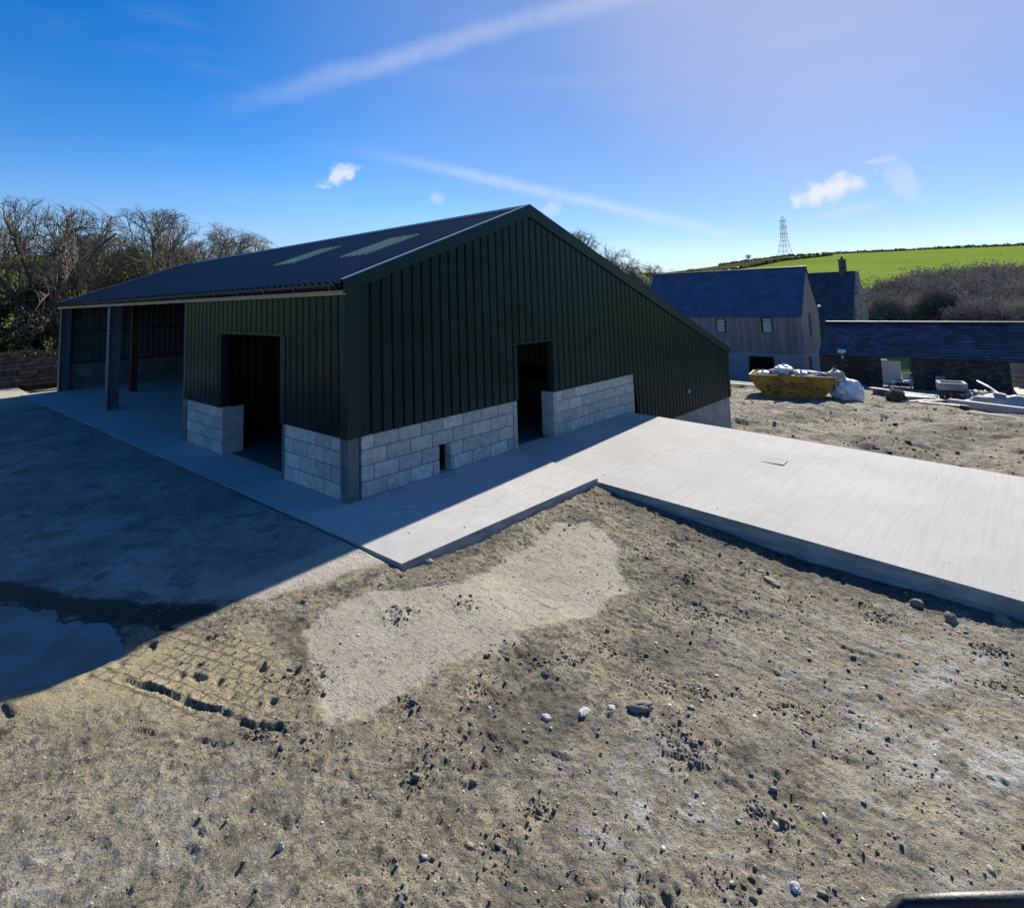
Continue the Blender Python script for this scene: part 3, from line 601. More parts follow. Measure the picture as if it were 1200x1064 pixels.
mb.build('ridge_capping', M['flash'], shed)
# eaves: timber board, gutter, brackets
mb = MB(); mb.box2((-.085, -.04, 2.895), (-.04, Y3+.1, 2.965)); mb.build('eaves_board', M['timber'], shed)
mb = MB(); segs = 8
for y0, y1 in [(-.02+i*3.05, min(-.02+(i+1)*3.05-.006, Y3+.1)) for i in range(6)]:
    for k in range(segs):
        a0, a1 = math.pi+math.pi*k/segs, math.pi+math.pi*(k+1)/segs; cx_, cz_, r_ = -.155, 3.045, .058
        p = lambda a, y, r=r_: (cx_+r*math.cos(a), y, cz_+r*math.sin(a))
        mb.quad([p(a0, y0), p(a1, y0), p(a1, y1), p(a0, y1)]); mb.quad([p(a0, y1, .052), p(a1, y1, .052), p(a1, y0, .052), p(a0, y0, .052)])
    mb.box2((cx_-.066, y0, cz_), (cx_-.05, y1, cz_+.006))
gut = mb.build('gutter', M['gutter'], shed)
for i in range(19):
    mb = MB(); mb.box2((-.222, .1+i*1.0, 2.97), (-.09, .13+i*1.0, 3.055)); mb.build('bracket', M['gutter'], gut)
# posts: I-section steel
def ipost(x, y, z1, w=.2, d=.2, name='steel_post', along='x'):
    mb = MB()
    if along == 'x':
        mb.box2((x, y, 0), (x+.014, y+w, z1)); mb.box2((x+d-.014, y, 0), (x+d, y+w, z1)); mb.box2((x+.014, y+w/2-.006, 0), (x+d-.014, y+w/2+.006, z1))
    else:
        mb.box2((x, y, 0), (x+w, y+.014, z1)); mb.box2((x, y+d-.014, 0), (x+w, y+d, z1)); mb.box2((x+w/2-.006, y+.014, 0), (x+w/2+.006, y+d-.014, z1))
    return mb.build(name, M['steel'], shed)
mb = MB(); mb.box2((0, 0, 0), (.185, .012, .872)); mb.box2((0, .17, 0), (.185, .182, 2.9)); mb.box2((0, .012, 0), (.010, .17, .872)); mb.box2((.09, .012, 0), (.1, .17, .87)); mb.build('corner_post', M['steel'], shed)
ipost(-.01, Y1-.09, 2.88); ipost(-.01, Y2-.13, 2.88, w=.26, d=.28); ipost(-.01, Y3-.13, 2.88, w=.26, d=.30)
for y in (Y2, Y3): pass
# timber post and rails inside the open bays
mb = MB(); mb.box2((1.55, 15.6, 0), (1.75, 15.85, 3.3)); mb.build('timber_post', M['rust'], shed)
mb = MB()
mb.box2((.1, Y3+.04, 2.02), (7.9, Y3+.08, 2.14)); mb.box2((7.80, .1, 2.02), (7.86, Y3, 2.14)); mb.box2((7.80, .1, .92), (7.86, Y3, 1.0)); mb.box2((.1, Y3+.04, .92), (7.9, Y3+.08, 1.0))
mb.build('cladding_rail', M['cattle'], shed)
for y in (Y1, Y2): # rafters
    mb = MB(); mb.bar((.1, y, roofz(.1)-.14), (XR, y, ZR-.14), .16, .22); mb.bar((XR, y, ZR-.14), (XL-.1, y, roofz(XL-.1)-.14), .16, .22); mb.build('rafter', M['cattle'], shed)
# block plinths, every block bevelled, mortar recessed
def plinth(along, a, b, face, depth, sgn, holes=(), seed=0, name='block_plinth', courses=4, z0=0, m='block'):
    rr = random.Random(seed); mb = MB(); mm = MB(); H = .2235
    for c in range(courses):
        off = -.225 if c % 2 else 0.0; u = a+off
        while u < b-.01:
            ua, ub = max(u, a), min(u+.45, b); u += .45
            pieces = [(ua, ub)]
            for h in holes:
                if c < h[2]:
                    nw = []
                    for p, q in pieces:
                        if q <= h[0] or p >= h[1]: nw.append((p, q)); continue
                        if p < h[0]: nw.append((p, h[0]))
                        if q > h[1]: nw.append((h[1], q))
                    pieces = nw
            for p, q in pieces:
                if q-p < .03: continue
                t = rr.uniform(.80, 1.05) if rr.random() > .18 else rr.uniform(1.05, 1.22)
                e = rr.uniform(-.002, .002); g = .006
                lo, hi = sorted((face+e*1, face+sgn*depth))
                A = (p+g, lo, z0+c*H+g) if along == 'x' else (lo, p+g, z0+c*H+g)
                B = (q-g, hi, z0+(c+1)*H-g) if along == 'x' else (hi, q-g, z0+(c+1)*H-g)
                mb.cbox(A, B, .007, t)
    o = mb.build(name, M[m], shed)
    lo, hi = sorted((face+sgn*.012, face+sgn*(depth-.012)))
    spans = [(a+.012, b-.012)]
    for h in holes: spans = [s for p, q in spans for s in ((p, h[0]-.012), (h[1]+.012, q)) if s[1]-s[0] > .02]
    for p, q in spans: mm.box2((p, lo, z0) if along == 'x' else (lo, p, z0), (q, hi, z0+courses*H-.01) if along == 'x' else (hi, q, z0+courses*H-.01))
    for h in holes: mm.box2((h[0]-.01, lo, z0+h[2]*H+.012) if along == 'x' else (lo, h[0]-.01, z0+h[2]*H+.012), (h[1]+.01, hi, z0+courses*H-.012) if along == 'x' else (hi, h[1]+.01, z0+courses*H-.012))
    mm.build('mortar', M['mortar'], o); return o
plinth('x', .225, XD0-.10, 0, .16, 1, [(1.72, 1.96, 2)], 3)
plinth('x', XD1+.10, XE, 0, .16, 1, (), 4)
plinth('y', .19, YD0-.06, 0, .16, 1, (), 5)
plinth('y', YD1+.03, Y1-.10, 0, .16, 1, (), 6)
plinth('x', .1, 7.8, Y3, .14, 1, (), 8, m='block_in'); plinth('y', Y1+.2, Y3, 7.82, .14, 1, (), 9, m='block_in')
mb = MB(); mb.box2((XD0-.095, -.004, 0), (XD0, .165, .872)); mb.build('door_jamb', M['paleconc'], shed)
mb = MB(); mb.box2((XD1, -.004, 0), (XD1+.095, .30, .872)); mb.build('door_jamb', M['paleconc'], shed)
mb = MB(); mb.box2((-.006, YD0-.055, 0), (.165, YD0, .872)); mb.build('door_jamb', M['steel'], shed)
mb = MB(); mb.box2((-.004, YD1, 0), (.40, YD1+.025, .872)); mb.build('door_jamb', M['paleconc'], shed)
mb = MB(); mb.box2((XE+.01, .004, -2.0), (XL-.01, .2, -.49)); mb.box2((XL-.2, .2, -2.0), (XL-.012, Y3, -.49)); mb.build('retaining_wall', M['retain'], shed)
mb = MB(); mb.box2((8.02, .2, -1.55), (XL-.2, Y3, -1.45)); mb.box2((8.0, .2, -1.5), (8.05, Y3, -.01)); mb.build('lean_to_floor', M['retain'], shed)
mb = MB(); mb.box2((10.88, -.075, .03), (10.96, -.045, .13)); mb.tube([(10.92, -.075, .10), (10.92, -.12, .07)], .02, 8); mb.build('wall_bracket', M['cap'], shed)

mb = MB(); mb.box2((.17, .17, -.02), (7.8, Y1, .004)); mb.build('inner_floor', mat('dirty_shaded_floor', (.07, .065, .055), (.12, .11, .095), 2, .9), shed)  # dirty concrete, darkened further to paint in the closed room's shade
# ------------------------------------------------------------------ far buildings
def stone_tints(mb, P, u0, u1, z0, z1, holes, rr, bh=(.10, .22), bl=(.2, .6)):
    """courses of rough stone laid as quads proud of a backing, P(u, out, z)"""
    z = z0
    while z < z1:
        h = min(rr.uniform(*bh), z1-z); u = u0
        while u < u1:
            l = min(rr.uniform(*bl), u1-u); mid = (u+l/2, z+h/2)
            if not any(a < mid[0] < b and c < mid[1] < d for a, b, c, d in holes):
                o_ = rr.uniform(.0, .03); g = .012; t = rr.uniform(.55, 1.35)
                a0, a1, b0, b1 = u+g, u+l-g, z+g, z+h-g
                f = [P(a0, o_, b0), P(a1, o_, b0), P(a1, o_, b1), P(a0, o_, b1)]; k = [P(a0, -.05, b0), P(a1, -.05, b0), P(a1, -.05, b1), P(a0, -.05, b1)]
                mb.quad(f, t)
                for i in range(4): mb.quad([k[i], k[(i+1) % 4], f[(i+1) % 4], f[i]], t*.9)
            u += l
        z += h
def slates(name, P, u0, u1, n, m, parent, rr, w=.35, course=.22, light=.0, var=.13):
    """P(u, s, lift): s from 0 (eaves) to 1 (ridge)"""
    mb = MB(); nc = n
    for c in range(nc):
        s0, s1 = c/nc, min(1.0, (c+1.25)/nc); u = u0-(w/2 if c % 2 else 0)
        while u < u1:
            a, b = max(u, u0), min(u+w, u1); u += w
            if b-a < .02: continue
            t = rr.uniform(1-var, 1+var)
            g = .004
            if rr.random() < light:
                sx = s0+(s1-s0)*.22; q = rr.uniform(.3, 1.6); mb.quad([P(a+g, s0, .033), P(min(a+q, u1), s0, .033), P(min(a+q, u1), sx, .030), P(a+g, sx, .030)], rr.uniform(2.0, 5.0))
            mb.quad([P(a+g, s0, .028), P(b-g, s0, .028), P(b-g, s1, .004), P(a+g, s1, .004)], t)
            mb.quad([P(a+g, s0, .0), P(b-g, s0, .0), P(b-g, s0, .028), P(a+g, s0, .028)], t*.6)
    return mb.build(name, M[m], parent)
rr = random.Random(11)
# barn-like house, timber boarded over a block ground floor
house = thing('timber_clad_house', 'two storey house with grey timber boards and steep blue slate roof', 'house', (43, 5.4, -3.8))
HX0, HXR, HX1, HY0, HY1, HE, HR, HB = 43.0, 45.1, 48.0, 5.45, 18.2, .9, 4.52, -4.1; HF = -2.05
WIN = [(7.50, 8.26, -.50, .72), (11.10, 11.86, -.50, .66)]
mb = MB(); y = HY0
while y < HY1:
    t = rr.uniform(.82, 1.18); b = min(y+.16, HY1)
    segs = [(HF, HE)]
    for w in WIN:
        if w[0] < (y+b)/2 < w[1]: segs = [(HF, w[2]), (w[3], HE)]
    for s in segs: mb.box2((HX0-.022-rr.uniform(0, .008), y+.004, s[0]), (HX0+.1, b-.004, s[1]), tint=t)
    y = b
def hz(x): return HE+(HR-HE)*(x-HX0)/(HXR-HX0) if x < HXR else HR-(HR-.9)*(x-HXR)/(HX1-HXR)
x = HX0
while x < HX1:
    t = rr.uniform(.85, 1.2); b = min(x+.16, HX1); o_ = rr.uniform(0, .008)
    A = [(x+.004, HY0-.022-o_, HF), (b-.004, HY0-.022-o_, HF), (b-.004, HY0-.022-o_, hz(b)-.02), (x+.004, HY0-.022-o_, hz(x)-.02)]
    mb.quad(A, t); mb.quad([(p[0], HY0+.05, p[2]) for p in A][::-1], t)
    for i in range(4): mb.quad([A[i], A[(i+1) % 4], (A[(i+1) % 4][0], HY0+.05, A[(i+1) % 4][2]), (A[i][0], HY0+.05, A[i][2])], t)
    x = b
mb.build('board_cladding', M['larch'], house)
mb = MB()
for a, b, z0, z1 in ((HY0, 7.56, HB, HF), (9.45, HY1, HB, HF), (7.56, 9.45, HF-.22, HF)): mb.box2((HX0, a, z0), (HX0+.2, b, z1-.002))
mb.box2((HX0+.2, HY0, HB), (44.3, HY0+.2, HF-.002)); mb.box2((45.0, HY0, HB), (HX1, HY0+.2, HF-.002)); mb.box2((44.3, HY0, HF-.25), (45.0, HY0+.2, HF-.002))
mb.box2((HX1-.2, HY0+.2, HB), (HX1, HY1, HE)); mb.box2((HX0+.2, HY1-.2, HB), (HX1-.2, HY1, HE))
mb.quad([(HX0+.1, HY1, HE), (HX1, HY1, HE), (HXR, HY1, HR-.1)]); 
mb.build('block_wall', M['render'], house)
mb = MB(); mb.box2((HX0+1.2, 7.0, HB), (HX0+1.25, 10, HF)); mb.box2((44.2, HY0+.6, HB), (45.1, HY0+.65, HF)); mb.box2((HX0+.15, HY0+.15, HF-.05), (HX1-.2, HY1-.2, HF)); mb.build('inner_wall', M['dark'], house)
for w in WIN:
    mb = MB(); y0, y1, z0, z1 = w; t = .07
    mb.box2((HX0-.045, y0, z0), (HX0+.06, y0+t, z1)); mb.box2((HX0-.045, y1-t, z0), (HX0+.06, y1, z1)); mb.box2((HX0-.045, y0+t, z0), (HX0+.06, y1-t, z0+t)); mb.box2((HX0-.045, y0+t, z1-t), (HX0+.06, y1-t, z1)); mb.box2((HX0-.035, y0+t, z1-.32), (HX0+.05, y1-t, z1-.28))
    f = mb.build('window', M['frame'], house)
    mb = MB(); mb.box2((HX0+.01, y0+t, z0+t), (HX0+.03, y1-t, z1-t)); mb.build('pane', M['blind'], f)
mb = MB(); mb.box2((45.0, HY0-.06, -.75), (45.5, HY0-.035, .95)); mb.build('window', M['frame'], house)
mb = MB(); mb.box2((HX0-.03, 9.35, HB), (HX0+.08, 9.45, HF-.22)); mb.box2((HX0-.03, 7.56, HB), (HX0+.08, 7.66, HF-.22)); mb.box2((HX0-.03, 7.66, HF-.32), (HX0+.08, 9.35, HF-.22)); mb.build('door_frame', M['frame'], house)
sl = math.hypot(HXR-HX0+.15, HR-HE)
roof = slates('roof', lambda u, s, l: (HX0-.18+(HXR-HX0+.18)*s-l*.86, u, HE-.12+(HR+.06-HE+.12)*s+l*.5), HY0-.12, HY1+.1, 22, 'slateblue', house, rr, w=.4)
slates('roof', lambda u, s, l: (HX1+.15-(HX1-HXR+.15)*s+l*.6, u, .75+(HR+.06-.75)*s+l*.7), HY0-.12, HY1+.1, 20, 'slateblue', house, rr, w=.5)
mb = MB(); mb.tube([(HXR, HY0-.13, HR+.05), (HXR, HY1+.1, HR+.05)], .10, 8); mb.build('ridge_tile', M['slatedark'], roof)
mb = MB(); mb.box2((HX1-.4, HY0-.12, 1.35), (HX1+.5, HY0+.3, 1.5)); mb.build('flue_cowl', M['board'], house)

# stone cottage with chimney behind
cot = thing('stone_cottage', 'slate roofed stone cottage with one tall chimney behind the boarded house', 'cottage', (53, 5, -5))
KX0, KXR, KX1, KY0, KY1, KE, KR = 53.0, 55.6, 58.2, 3.9, 13.0, -.1, 4.3
slates('roof', lambda u, s, l: (KX0-.15+(KXR-KX0+.15)*s-l*.7, u, KE-.15+(KR-KE+.2)*s+l*.6), KY0+.12, KY1, 20, 'slatedark', cot, rr, w=.4)
slates('roof', lambda u, s, l: (KX1+.15-(KX1-KXR+.15)*s+l*.7, u, KE-.15+(KR-KE+.2)*s+l*.6), KY0+.12, KY1, 20, 'slatedark', cot, rr, w=.5)
mb = MB()
def kz(x): return KE+(KR-KE)*(1-abs(x-KXR)/(KXR-KX0))
z = -6.5
while z < KR+.1:
    h = rr.uniform(.16, .3); xa = max(KX0, KX0+(z-KE)/(KR-KE)*(KXR-KX0)) if z > KE else KX0; xb = 2*KXR-xa; x = xa
    while x < xb:
        l = min(rr.uniform(.25, .6), xb-x)
        mb.box2((x+.01, KY0-.14-rr.uniform(0, .03), z+.01), (x+l-.01, KY0+.1, z+h-.01), tint=rr.uniform(.6, 1.3)); x += l
    z += h
mb.box2((KX0+.02, KY0-.1, -6.5), (KX1-.02, KY0+.09, KE)); mb.quad([(KX0, KY0-.1, KE), (KX1, KY0-.1, KE), (KXR, KY0-.1, KR)])
mb.build('gable_wall', M['palestone'], cot)
mb = MB(); stone_tints(mb, lambda u, o_, z: (KX0-o_, u, z), KY0, KY1, -6.5, KE, [], rr); mb.box2((KX0+.02, KY0+.1, -6.5), (KX0+.4, KY1, KE)); mb.build('front_wall', M['stone'], cot)
mb = MB(); mb.box2((KXR-.30, 4.72, KR-.3), (KXR+.30, 5.22, KR+1.05)); mb.box2((KXR-.34, 4.68, KR+1.05), (KXR+.34, 5.26, KR+1.15)); mb.tube([(KXR, 4.97, KR+1.15), (KXR, 4.97, KR+1.4)], .11, 8); mb.build('chimney', M['stone'], cot)

# low stone barn across the yard, two openings right through it
barn = thing('stone_barn', 'long low dark stone barn with old slate roof and two open doorways', 'barn', (38, -2, -3.3))
BX0, BXR, BX1, BY0, BY1, BE, BR, BB = 38.0, 40.4, 43.0, -14.0, 3.2, -1.30, .52, -3.9
OP = [(-1.70, -.10, -4, -1.42), (-7.8, -6.08, -4, -1.50)]
mb = MB(); stone_tints(mb, lambda u, o_, z: (BX0-o_, u, z), BY0, BY1, BB, BE, OP, rr, (.06, .15), (.15, .5))
for a, b in ((BY0, -7.8), (-6.08, -1.70), (-.10, BY1)): mb.box2((BX0+.01, a, BB), (BX0+.5, b, BE), tint=.6)
for a, b, c, d in OP: mb.box2((BX0+.01, a, d), (BX0+.5, b, BE), tint=.6)
mb.build('front_wall', M['stone'], barn)
mb = MB()
for a, b in ((BY0, -9.2), (-6.0, -2.3), (1.6, BY1)): mb.box2((BX1-.5, a, BB-.6), (BX1, b, BE-.3))
mb.box2((BX1-.5, BY0, BE-.3), (BX1, BY1, BE))
mb.box2((BX0+.5, BY1-.4, BB), (BX1-.5, BY1, BE)); mb.box2((BX0+.5, BY0, BB), (BX1-.5, BY0+.4, BE))
for yy_ in (BY0+.2, BY1-.2): mb.quad([(BX0+.1, yy_, BE), (BX1-.1, yy_, BE), (BXR, yy_, BR-.1)])
mb.build('back_wall', M['stone'], barn)
broof = slates('roof', lambda u, s, l: (BX0-.22+(BXR-BX0+.22)*s-l*.6, u, BE-.16+(BR-BE+.16)*s+l*.7), BY0, BY1, 13, 'slateold', barn, rr, w=.42, light=.10, var=.45)
slates('roof', lambda u, s, l: (BX1+.2-(BX1-BXR+.2)*s+l*.6, u, BE-.16+(BR-BE+.16)*s+l*.7), BY0, BY1, 10, 'slateold', barn, rr, w=.5)
mb = MB()
yv = BY0
while yv < BY1: mb.box2((BXR-.12, yv+.005, BR-.02), (BXR+.12, min(yv+.45, BY1)-.005, BR+.075), tint=rr.uniform(.8, 1.3)); yv += .45
mb.build('ridge_tile', M['slatedark'], broof)
for a, b, c, d in OP: mb = MB(); mb.box2((BX0-.04, a-.15, d), (BX0+.06, b+.15, d+.10)); mb.build('lintel', M['wooddark'], barn)
mb = MB(); mb.box2((BX0-.10, .60, BB), (BX0-.04, 1.60, -1.48))
for i in range(6): mb.box2((BX0-.12, .60+i*.168, BB), (BX0-.10, .75+i*.168, -1.50))
mb.build('door', M['rust'], barn)
# things about the barn
t = thing('wall_lamp', 'small white floodlight fixed high on the dark barn wall', 'lamp', (37.9, 1.85, -1.2))
mb = MB(); mb.box((-.08, 0, .0), (.12, .42, .22), rot=Matrix.Rotation(.5, 3, 'Y')); kid(mb.build('lamp_head', M['white']), t)
mb = MB(); mb.box2((-.04, -.05, -.45), (.06, .05, -.1)); kid(mb.build('bracket', M['white']), t)
t = thing('grey_board', 'blue grey flat board leaning on the barn wall between the doorways', 'board', (37.6, -3.05, -3.25))
mb = MB(); mb.box((.14, 0, .42), (.04, .42, .86), rot=Matrix.Rotation(.25, 3, 'Y')); kid(mb.build('panel', M['render']), t)
mb = MB(); mb.box((.10, 0, .84), (.05, .44, .05), rot=Matrix.Rotation(.25, 3, 'Y')); kid(mb.build('edge_strip', M['steel']), t)
t = thing('trestle_bench', 'low white topped bench standing in the left barn doorway', 'bench', (37.9, -1.0, -3.35))
mb = MB(); mb.box2((-.2, -.75, .42), (.2, .62, .47)); kid(mb.build('bench_top', M['board']), t)
for yl in (-.6, .5):
    for xl in (-.12, .12): mb = MB(); mb.bar((xl*1.3, yl, 0), (xl, yl, .42), .05, .05); kid(mb.build('leg', M['woodgrey']), t)
mb = MB(); mb.box2((-.02, -.6, .16), (.02, .5, .21)); kid(mb.build('stretcher', M['woodgrey']), t)
t = thing('board_stack', 'tall white sheets standing behind the left barn doorway', 'boards', (46.5, .6, -4.5))
mb = MB(); mb.box((0, 0, .95), (.05, 1.15, 1.9), rot=Matrix.Rotation(.1, 3, 'Y')); mb.box((-.12, -1.05, .6), (.05, .8, 1.1), rot=Matrix.Rotation(.1, 3, 'Y')); kid(mb.build('sheet', M['board']), t)
t = thing('garden_wall', 'pale rubble wall end seen at the left side of the left doorway', 'stone wall', (48.5, 2.2, -4.9))
mb = MB()
for c_ in range(11):
    for k_ in range(5): mb.box((rr.uniform(-.05, .05), -.9+k_*.42+rr.uniform(-.05, .05), .1+c_*.2), (.5, .40, .18), tint=rr.uniform(.8, 1.5))
kid(mb.build('stone_courses', M['palestone']), t)
t = thing('dark_crate', 'dark crate beside the white sheets seen through left barn doorway', 'crate', (45.3, -.15, -4.4))
mb = MB(); mb.box2((-.3, -.4, 0), (.3, .35, .62)); kid(mb.build('crate_box', M['wooddark']), t)
mb = MB(); 
for i in range(3): mb.box2((-.33, -.42, .1+i*.2), (-.305, .37, .2+i*.2))
kid(mb.build('slat', M['cattle']), t)
t = thing('white_board_pile', 'flat pale boards piled behind the right barn doorway', 'boards', (45.5, -7.2, -4.35))
mb = MB()
for i in range(15): mb.box((rr.uniform(-.1, .1), rr.uniform(-.1, .1), .06+i*.15), (.8, 2.8, .12), rot=Matrix.Rotation(rr.uniform(-.05, .05), 3, 'Z'))
kid(mb.build('board', M['woodgrey']), t)
t = thing('pale_green_sheet', 'pale green sheet lying below the board pile in right doorway', 'sheet', (42.2, -7.0, -3.86))
mb = MB(); mb.box((0, 0, .18), (1.6, 2.4, .05), rot=Matrix.Rotation(-.2, 3, 'Y')); o = mb.build('panel', mat('pale_green_panel', (.36, .5, .36), (.45, .6, .45), 2)); kid(o, t)

# ------------------------------------------------------------------ skip and rubbish
def lumpy(name, m, parent, c, size, seed, sub=3, amp=.25, freq=1.6, flat=-1e9, tints=False):
    import bmesh
    bm = bmesh.new(); bmesh.ops.create_icosphere(bm, subdivisions=sub, radius=1)
    from mathutils import noise as mn
    for v in bm.verts:
        d = v.co.normalized(); k = 1+amp*mn.fractal(d*freq+Vector((seed*7.1, seed*3.3, seed)), 1, 2, 4)
        v.co = Vector((d.x*size[0]*k, d.y*size[1]*k, max(d.z*size[2]*k, flat)))
        v.co += Vector(c)
    me = bpy.data.meshes.new(name); bm.to_mesh(me); bm.free()
    return finish(me, name, m, parent, sub > 1, np.full(len(me.polygons), 1.0))
sk = thing('waste_skip', 'yellow open waste skip heaped with rubbish beside white sacks', 'skip', (25.5, 1.36, -2.33), R(-90+11))
# local x along the length (towards -Y of the site), local y across
mb = MB(); zt, zb_ = 1.12, .06
T = [(-1.82, -.86), (1.82, -.86), (1.82, .86), (-1.82, .86)]; Bm = [(-1.12, -.74), (1.12, -.74), (1.12, .74), (-1.12, .74)]
MID = [(-1.62, -.84), (1.62, -.84), (1.62, .84), (-1.62, .84)]
lv = [(Bm, zb_), (MID, .66), (T, zt)]
for (p0, z0), (p1, z1) in zip(lv[:-1], lv[1:]):
    for i in range(4):
        j = (i+1) % 4; mb.quad([(*p0[i], z0), (*p0[j], z0), (*p1[j], z1), (*p1[i], z1)])
        k_ = .96; mb.quad([(p0[j][0]*k_, p0[j][1]*k_, z0), (p0[i][0]*k_, p0[i][1]*k_, z0), (p1[i][0]*k_, p1[i][1]*k_, z1), (p1[j][0]*k_, p1[j][1]*k_, z1)])
mb.quad([(*p, zb_) for p in Bm][::-1])
kid(mb.build('hopper', M['skip']), sk)
mb = MB()
for i in range(4):
    j = (i+1) % 4; mb.tube([(*T[i], zt), (*T[j], zt)], .045, 8)
kid(mb.build('rim', M['skip']), sk)
for s in (-1, 1):
    for xx in (-.75, .75):
        mb = MB(); mb.bar((xx*.72, s*.775, .10), (xx, s*.885, 1.08), .09, .05); kid(mb.build('rib', M['skip']), sk)
        mb = MB(); mb.tube([(xx*1.35, s*.84, .62), (xx*1.35, s*1.0, .62)], .055, 8); kid(mb.build('lifting_lug', M['skiprust']), sk)
for xx in (-1.0, 1.0): mb = MB(); mb.bar((xx, -.70, .03), (xx, .70, .03), .12, .06); kid(mb.build('skid', M['skiprust']), sk)
# worn, unreadable dark lettering strip and rust scabs on the near side
def on_side(mb, x0, z0, w, h, out=.004):
    def pt(x, z):
        y = -(.74+(.84-.74)*(z-zb_)/(.66-zb_)) if z < .66 else -(.84+.02*(z-.66)/(zt-.66)); return (x, y-out, z)
    mb.quad([pt(x0, z0), pt(x0+w, z0), pt(x0+w, z0+h), pt(x0, z0+h)]); 
mb = MB(); r2 = random.Random(5); x = -.52
for i in range(6):
    w = r2.uniform(.12, .19); h0 = .52+r2.uniform(-.03, .03)
    on_side(mb, x, h0, .05, .30); on_side(mb, x, h0+.25-.12*(i % 2), w, .06)
    if i % 3: on_side(mb, x+w-.04, h0+.02, .045, .2)
    on_side(mb, x+.02, h0+.10, w*.8, .05); x += w+.035
kid(mb.build('worn_lettering', M['skiprust']), sk)
for i in range(22):
    mb = MB(); on_side(mb, r2.uniform(-1.3, 1.15), r2.uniform(.12, .95), r2.uniform(.04, .22), r2.uniform(.02, .10), .003); kid(mb.build('rust_patch', M['skiprust']), sk)
cA, sA = math.cos(R(-79)), math.sin(R(-79))
def skp(x, y, z): return (25.5+x*cA-y*sA, 1.36+x*sA+y*cA, -2.33+z)
o = lumpy('rubbish_heap', M['rubbish'], None, (0, 0, 0), (.72, 1.62, .30), 4, 4, .45, 3.2); o.location = skp(0, 0, 1.0); o.rotation_euler = (0, 0, R(11)); tag(o, 'mixed broken rubbish heaped inside the yellow skip', 'rubbish', kind='stuff')
def bag(label, loc, size, seed, m='white', grp='plastic sacks in and by the skip'):
    t = thing('rubbish_sack', label, 'sack', loc, random.Random(seed).uniform(0, 3), grp)
    kid(lumpy('sack_body', M[m], None, (0, 0, size[2]*.75), size, seed, 4, .32, 2.2, -size[2]*.75), t)
    mb = MB(); mb.tube([(0, 0, size[2]*1.55), (.03, .02, size[2]*1.8), (.09, .0, size[2]*1.95)], [.05, .03, .07], 7); kid(mb.build('sack_neck', M[m]), t); return t
bag('large crumpled white sack on top of the rubbish in the skip', skp(-.35, -.1, 1.16), (.48, .36, .22), 21)
bag('small white sack in the middle of the skip load', skp(.42, -.4, 1.12), (.26, .22, .12), 22)
bag('flattened white sheet of plastic at the left end of skip', skp(-1.25, -.2, 1.10), (.34, .3, .09), 23)
bag('pinkish white sack slumped over the right end of the skip', skp(1.75, -.2, .82), (.36, .42, .34), 24, 'tarp')
bag('white sack wedged between the skip and the big builders bag', skp(2.02, -.35, .30), (.34, .36, .36), 25)
for i in range(26):
    p = skp(r2.uniform(-1.5, 1.6), r2.uniform(-.6, .5), 1.18+r2.uniform(0, .08)); 
t = thing('scrap_timber', 'broken laths and boards sticking out of the full skip', 'scrap wood', skp(0, 0, 1.1))
for i in range(24):
    a = r2.uniform(0, 6.28); p = Vector(skp(r2.uniform(-1.4, 1.6), r2.uniform(-.6, .6), r2.uniform(1.02, 1.18)))-Vector(skp(0, 0, 1.1)); l = r2.uniform(.15, .45)
    mb = MB(); mb.bar(tuple(p), tuple(p+Vector((l*math.cos(a), l*math.sin(a), r2.uniform(0, .16)))), r2.uniform(.03, .09), .025); kid(mb.build('lath', M['woodgrey']), t)
big = thing('builders_bag', 'big blue white woven builders bag slumped against the skip end', 'builders bag', (25.85, -.78, -2.36), .3)
kid(lumpy('bag_body', M['bluewhite'], None, (0, 0, .42), (.52, .66, .62), 31, 4, .28, 1.8, -.42), big)
for a in (.5, 2.4, 4.0):
    mb = MB(); c_, s_ = math.cos(a), math.sin(a); mb.tube([(c_*.42, s_*.5, .80), (c_*.55, s_*.62, .95), (c_*.62, s_*.72, .78), (c_*.58, s_*.68, .45)], .025, 6); kid(mb.build('lifting_loop', M['bluewhite']), big)

# ------------------------------------------------------------------ building debris in front of the barn
def plank(label, a, b, w, h, m='woodgrey', name='plank', grp=None, cat='plank'):
    a = Vector(a); b = Vector(b); mid = (a+b)/2; l = (b-a).length
    o = MB(); o.box((0, 0, 0), (l, w, h)); 
    o.box((l*.47, 0, h*.5+.004), (.05, w*.9, .008))
    ob = o.build(name, M[m]); ob.location = mid; ob.rotation_euler = (b-a).to_track_quat('X', 'Z').to_euler(); tag(ob, label, cat, grp); return ob
G = gh
plank('long pale scaffold plank nearest the barn doorway', (31.4, -.7, G(31.4, -.7)+.3), (29.6, -3.6, G(29.6, -3.6)+.26), .26, .06)
plank('dark sleeper under the pale scaffold plank by the doorway', (31.2, -.9, G(31.2, -.9)+.12), (30.3, -2.4, G(30.3, -2.4)+.12), .28, .24, 'wooddark', 'timber_sleeper', None, 'sleeper')
t = thing('sheet_stack', 'stack of flat pale grey sheets lying before the barn', 'sheets', (29.6, -2.75, G(29.6, -2.75)), .15)
mb = MB()
for i in range(4): mb.box((r2.uniform(-.04, .04), r2.uniform(-.06, .06), .05+i*.045), (.95, 1.55, .04), rot=Matrix.Rotation(r2.uniform(-.04, .04), 3, 'Z'))
kid(mb.build('sheet', M['tarp']), t)
mb = MB()
for y_ in (-.5, .5): mb.box2((-.4, y_-.04, -.06), (.4, y_+.04, .03))
kid(mb.build('bearer', M['wooddark']), t)
